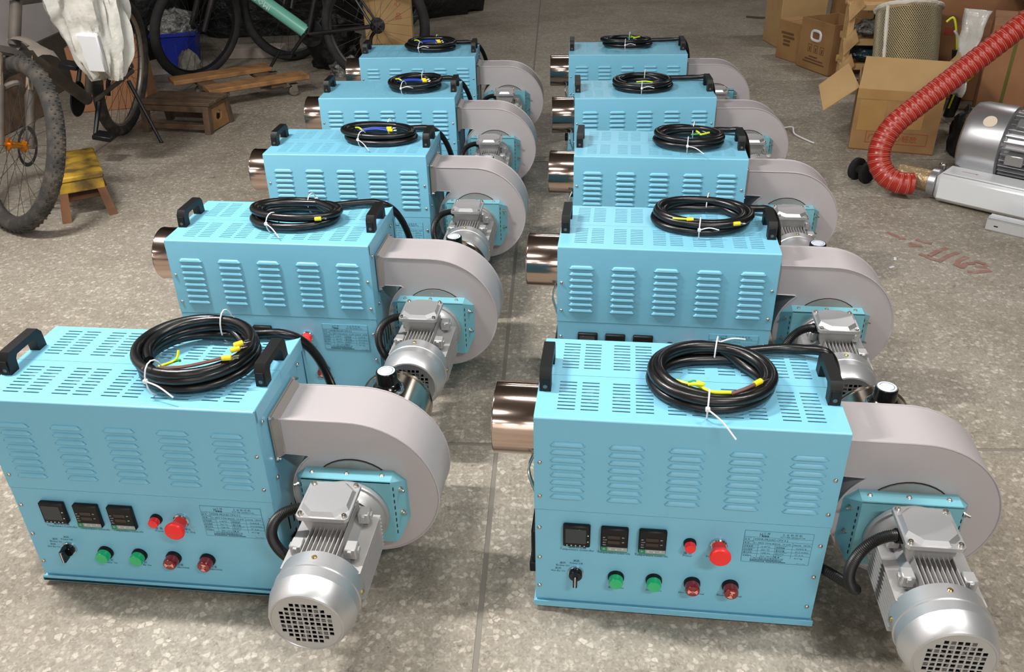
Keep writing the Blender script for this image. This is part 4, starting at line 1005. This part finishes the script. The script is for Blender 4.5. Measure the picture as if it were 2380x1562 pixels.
tag(sh.build('grey_board', 'sheet_grey'), 'dark grey board lying across the cartons at top right', 'board')
hs = empty('cable_bundle', (2.46, 4.70, 0)); tag(hs, 'black cable bundle with yellow wires standing by the drum', 'cable')
MB().tube(spline([(.0, 0, .0), (.01, -.01, .12), (-.01, 0, .24), (-.03, .01, .36)], 6), .03, 8).build('sleeve', 'conduit_black', hs)
MB().tube(spline([(-.03, .01, .34), (-.06, 0, .44), (-.09, .01, .52), (-.12, .02, .50)], 6), .006, 6).build('wire', 'wire_yellow', hs)
MB().tube(spline([(-.02, -.02, .05), (.0, -.03, .16), (.07, -.03, .22), (.08, -.02, .26)], 6), .006, 6).build('wire', 'wire_yellow', hs)
MB().tube(spline([(-.03, -.01, .35), (-.05, -.01, .42), (-.08, -.01, .46)], 6), .007, 6).build('wire', 'tie_white', hs)
tag(lump(MB(), (2.26, 4.02, .08), .10, .14, .16, .3, 2.6, seed=21).build('rubbish_bag', 'lump_black'), 'black bag on the floor between the open carton and the pump', 'bag')

# ------------------------------------------------------------------ ring blower, hose
pu = empty('vacuum_pump', (1.99, 3.60, 0), (0, 0, R(-44))); tag(pu, 'silver side channel pump with round fan cover and finned motor at right edge', 'pump')
cz = .236
o = MB().lathe([(.04, 0), (.135, .002), (.150, .012), (.158, .04), (.158, .165), (.150, .17)], (0, 0, cz), (1, 0, 0), 48).build('fan_cover', 'pump_alu', pu)
MB().lathe([(.026, 0), (.026, .0015), (0, .0015)], (.10, -.1115, cz+.1115), (0, -.7, .7), 24).build('sticker', 'sticker_cream', o)
MB().cyl((.16, 0, cz), (.62, 0, cz), .118, n=32).build('motor_body', 'pump_alu', pu)
fm = MB().prism([(-.003, 0), (.003, 0), (.0018, .032), (-.0018, .032)], .175, .60, 'yz').mesh('cooling_fin', 'pump_alu')
for k in range(36):
    a = 2*math.pi*k/36; f_ = link('cooling_fin', fm, pu, (0, -.114*math.sin(a), cz+.114*math.cos(a)), (a, 0, 0))
for a in (40, 95): 
    b_ = MB(); b_.M = Matrix.Translation((0, 0, cz)) @ Matrix.Rotation(R(a), 4, 'X'); b_.box(.20, .27, -.022, .022, .11, .165, .004).box(.34, .40, -.026, .026, .11, .162, .004); b_.build('motor_lug', 'pump_alu', pu)
MB().box(.19, .60, -.13, .13, .065, .11, .008).build('foot_plate', 'pump_alu', pu)
si = MB().box(-.02, .62, -.235, -.115, .012, .135, .018).build('silencer', 'pump_white', pu)
MB().box(.0, .62, -.228, -.122, .134, .142, .004).build('silencer_lid', 'pump_white', si)
MB().box(.06, .12, -.176, -.174, .1422, .1428).add([(.115, -.180, .1426), (.128, -.175, .1426), (.115, -.170, .1426)], [(0, 1, 2)]).build('arrow_mark', 'print_red', si)
MB().lathe([(.050, 0), (.058, .003), (.058, .03), (.05, .033)], (-.055, -.175, .072), (1, 0, 0), 28).build('inlet_collar', 'pump_alu', si)
MB().box(-.055, -.025, -.12, -.10, .10, .14, .006).build('clamp_bolt', 'bolt_steel', si)
MB().lathe([(.0455, -.145), (.047, -.12), (.046, -.08), (.0475, -.04), (.047, 0)], (-.052, -.175, .072), (1, 0, 0), 24).build('taped_duct', 'tape_brown_film', pu)
hpts = spline([(1.745, 3.500, .068), (1.69, 3.512, .070), (1.648, 3.545, .088), (1.622, 3.585, .135), (1.626, 3.612, .205), (1.672, 3.632, .285), (1.765, 3.645, .368), (1.885, 3.66, .465), (2.025, 3.675, .580), (2.16, 3.69, .690), (2.33, 3.71, .82)], 16)
d_ = [0.0]
for a, b_ in zip(hpts, hpts[1:]): d_.append(d_[-1]+(b_-a).length)
# resample so that the ribs are even
step = .0045; nn = int(d_[-1]/step); rp = []; j = 0
for i in range(nn):
    s_ = i*step
    while d_[j+1] < s_: j += 1
    rp.append(hpts[j].lerp(hpts[j+1], (s_-d_[j])/max(1e-9, d_[j+1]-d_[j])))
ho = MB().tube(rp, [.0468+.0012*math.cos(i*2*math.pi/6) for i in range(nn)], 20).build('suction_hose', 'hose_red', sharp=80)
tag(ho, 'long ribbed red hose curving from the pump inlet up to the right', 'hose')
mb = MB()
for i in range(6, nn-6, 6):
    t_ = (rp[i+1]-rp[i-1]).normalized(); u = t_.orthogonal().normalized(); w_ = t_.cross(u)
    for off in (-.0035, .0035): mb.tube([rp[i]+t_*off+(u*math.cos(2*math.pi*k/20)+w_*math.sin(2*math.pi*k/20))*.0478 for k in range(20)], .0008, 4, closed=True)
mb.build('reinforcing_wire', 'hose_band', ho)
sp = empty('foam_spool', (1.612, 3.735, 0), (0, 0, R(28))); tag(sp, 'black foam spool with two discs on the floor beside the red hose', 'spool')
for y in (-.050, .012): MB().lathe([(.012, 0), (.046, 0), (.050, .003), (.050, .020), (.046, .023), (.012, .023)], (0, y, .050), (0, 1, 0), 28).build('foam_disc', 'foam_black', sp)
MB().cyl((0, -.04, .050), (0, .025, .050), .020, n=16).build('spool_core', 'foam_black', sp)
pf = empty('aluminium_profile', (1.925, 3.175, 0), (0, 0, R(-42))); tag(pf, 'white aluminium profile on the floor in front of the pump', 'profile')
MB().box(0, .55, -.032, .032, 0, .006, .001).box(0, .55, -.032, -.026, 0, .05, .001).box(0, .55, .026, .032, 0, .05, .001).box(0, .55, -.032, .032, .044, .05, .0015).box(0, .55, -.01, -.004, .05, .054, .001).build('channel', 'profile_alu', pf)
MB().box(.03, .045, -.0328, -.031, .02, .025).build('bolt_hole', 'dark_inside', pf)

# ------------------------------------------------------------------ small things on the floor
mk = MB()
def stroke(pts_, w_):
    p_ = [Vector((a, b_, 0)) for a, b_ in pts_]
    for i in range(len(p_)-1):
        t_ = (p_[i+1]-p_[i]).normalized(); n_ = Vector((-t_.y, t_.x, 0))*w_/2
        q = [p_[i]-n_-t_*w_*.3, p_[i+1]-n_+t_*w_*.3, p_[i+1]+n_+t_*w_*.3, p_[i]+n_-t_*w_*.3]
        mk.add([(v.x, v.y, .0005+.0002*(len(mk.f) % 9)) for v in q], [(0, 1, 2, 3)])
MARKS_W = [[(1.514, 3.143), (1.53, 3.112), (1.55, 3.077)], [(1.56, 3.036), (1.574, 3.015)], [(1.599, 3.066), (1.62, 3.044), (1.635, 3.031)], [(1.55, 3.012), (1.589, 3.01)], [(1.557, 2.933), (1.58, 2.894), (1.602, 2.87)], [(1.587, 2.924), (1.634, 2.96), (1.678, 2.985)], [(1.608, 2.881), (1.657, 2.92), (1.699, 2.941)], [(1.714, 2.902), (1.673, 2.874), (1.647, 2.839), (1.657, 2.816), (1.683, 2.844)], [(1.698, 2.847), (1.715, 2.849)], [(1.73, 2.86), (1.749, 2.844), (1.752, 2.825)], [(1.714, 2.82), (1.742, 2.811)], [(1.667, 2.78), (1.692, 2.775), (1.743, 2.783)]]
for s_ in MARKS_W: stroke(s_, .020)
tag(mk.build('paint_mark', 'paint_red'), 'faded red painted scribble on the floor at right', 'marking')
for k, (x, y) in enumerate([(1.405, 2.83), (1.445, 2.90)]):
    b_ = MB(); b_.M = placed((x, y, 0), R(30+40*k)); b_.box(-.012, .012, -.005, .005, 0, .004, .001)
    tag(b_.build('paper_scrap', 'paper_white'), ['tiny white paper scrap nearer the right row of machines', 'tiny white paper scrap nearer the red floor marking'][k], 'scrap')
tag(MB().tube(spline([(1.50, 4.54, .006), (1.53, 4.50, .02), (1.52, 4.42, .008), (1.56, 4.30, .006), (1.575, 4.27, .006)], 6), .004, 6).build('wire_offcut', 'tie_white'), 'thin pale wire offcut on the floor beside the right row', 'wire')
tag(MB().tube(spline([(2.08, 7.70, .01), (2.2, 7.62, .012), (2.30, 7.70, .014), (2.36, 7.80, .02)], 6), .008, 6).build('stick', 'stick_brown'), 'thin brown stick on the floor at the back right', 'stick')
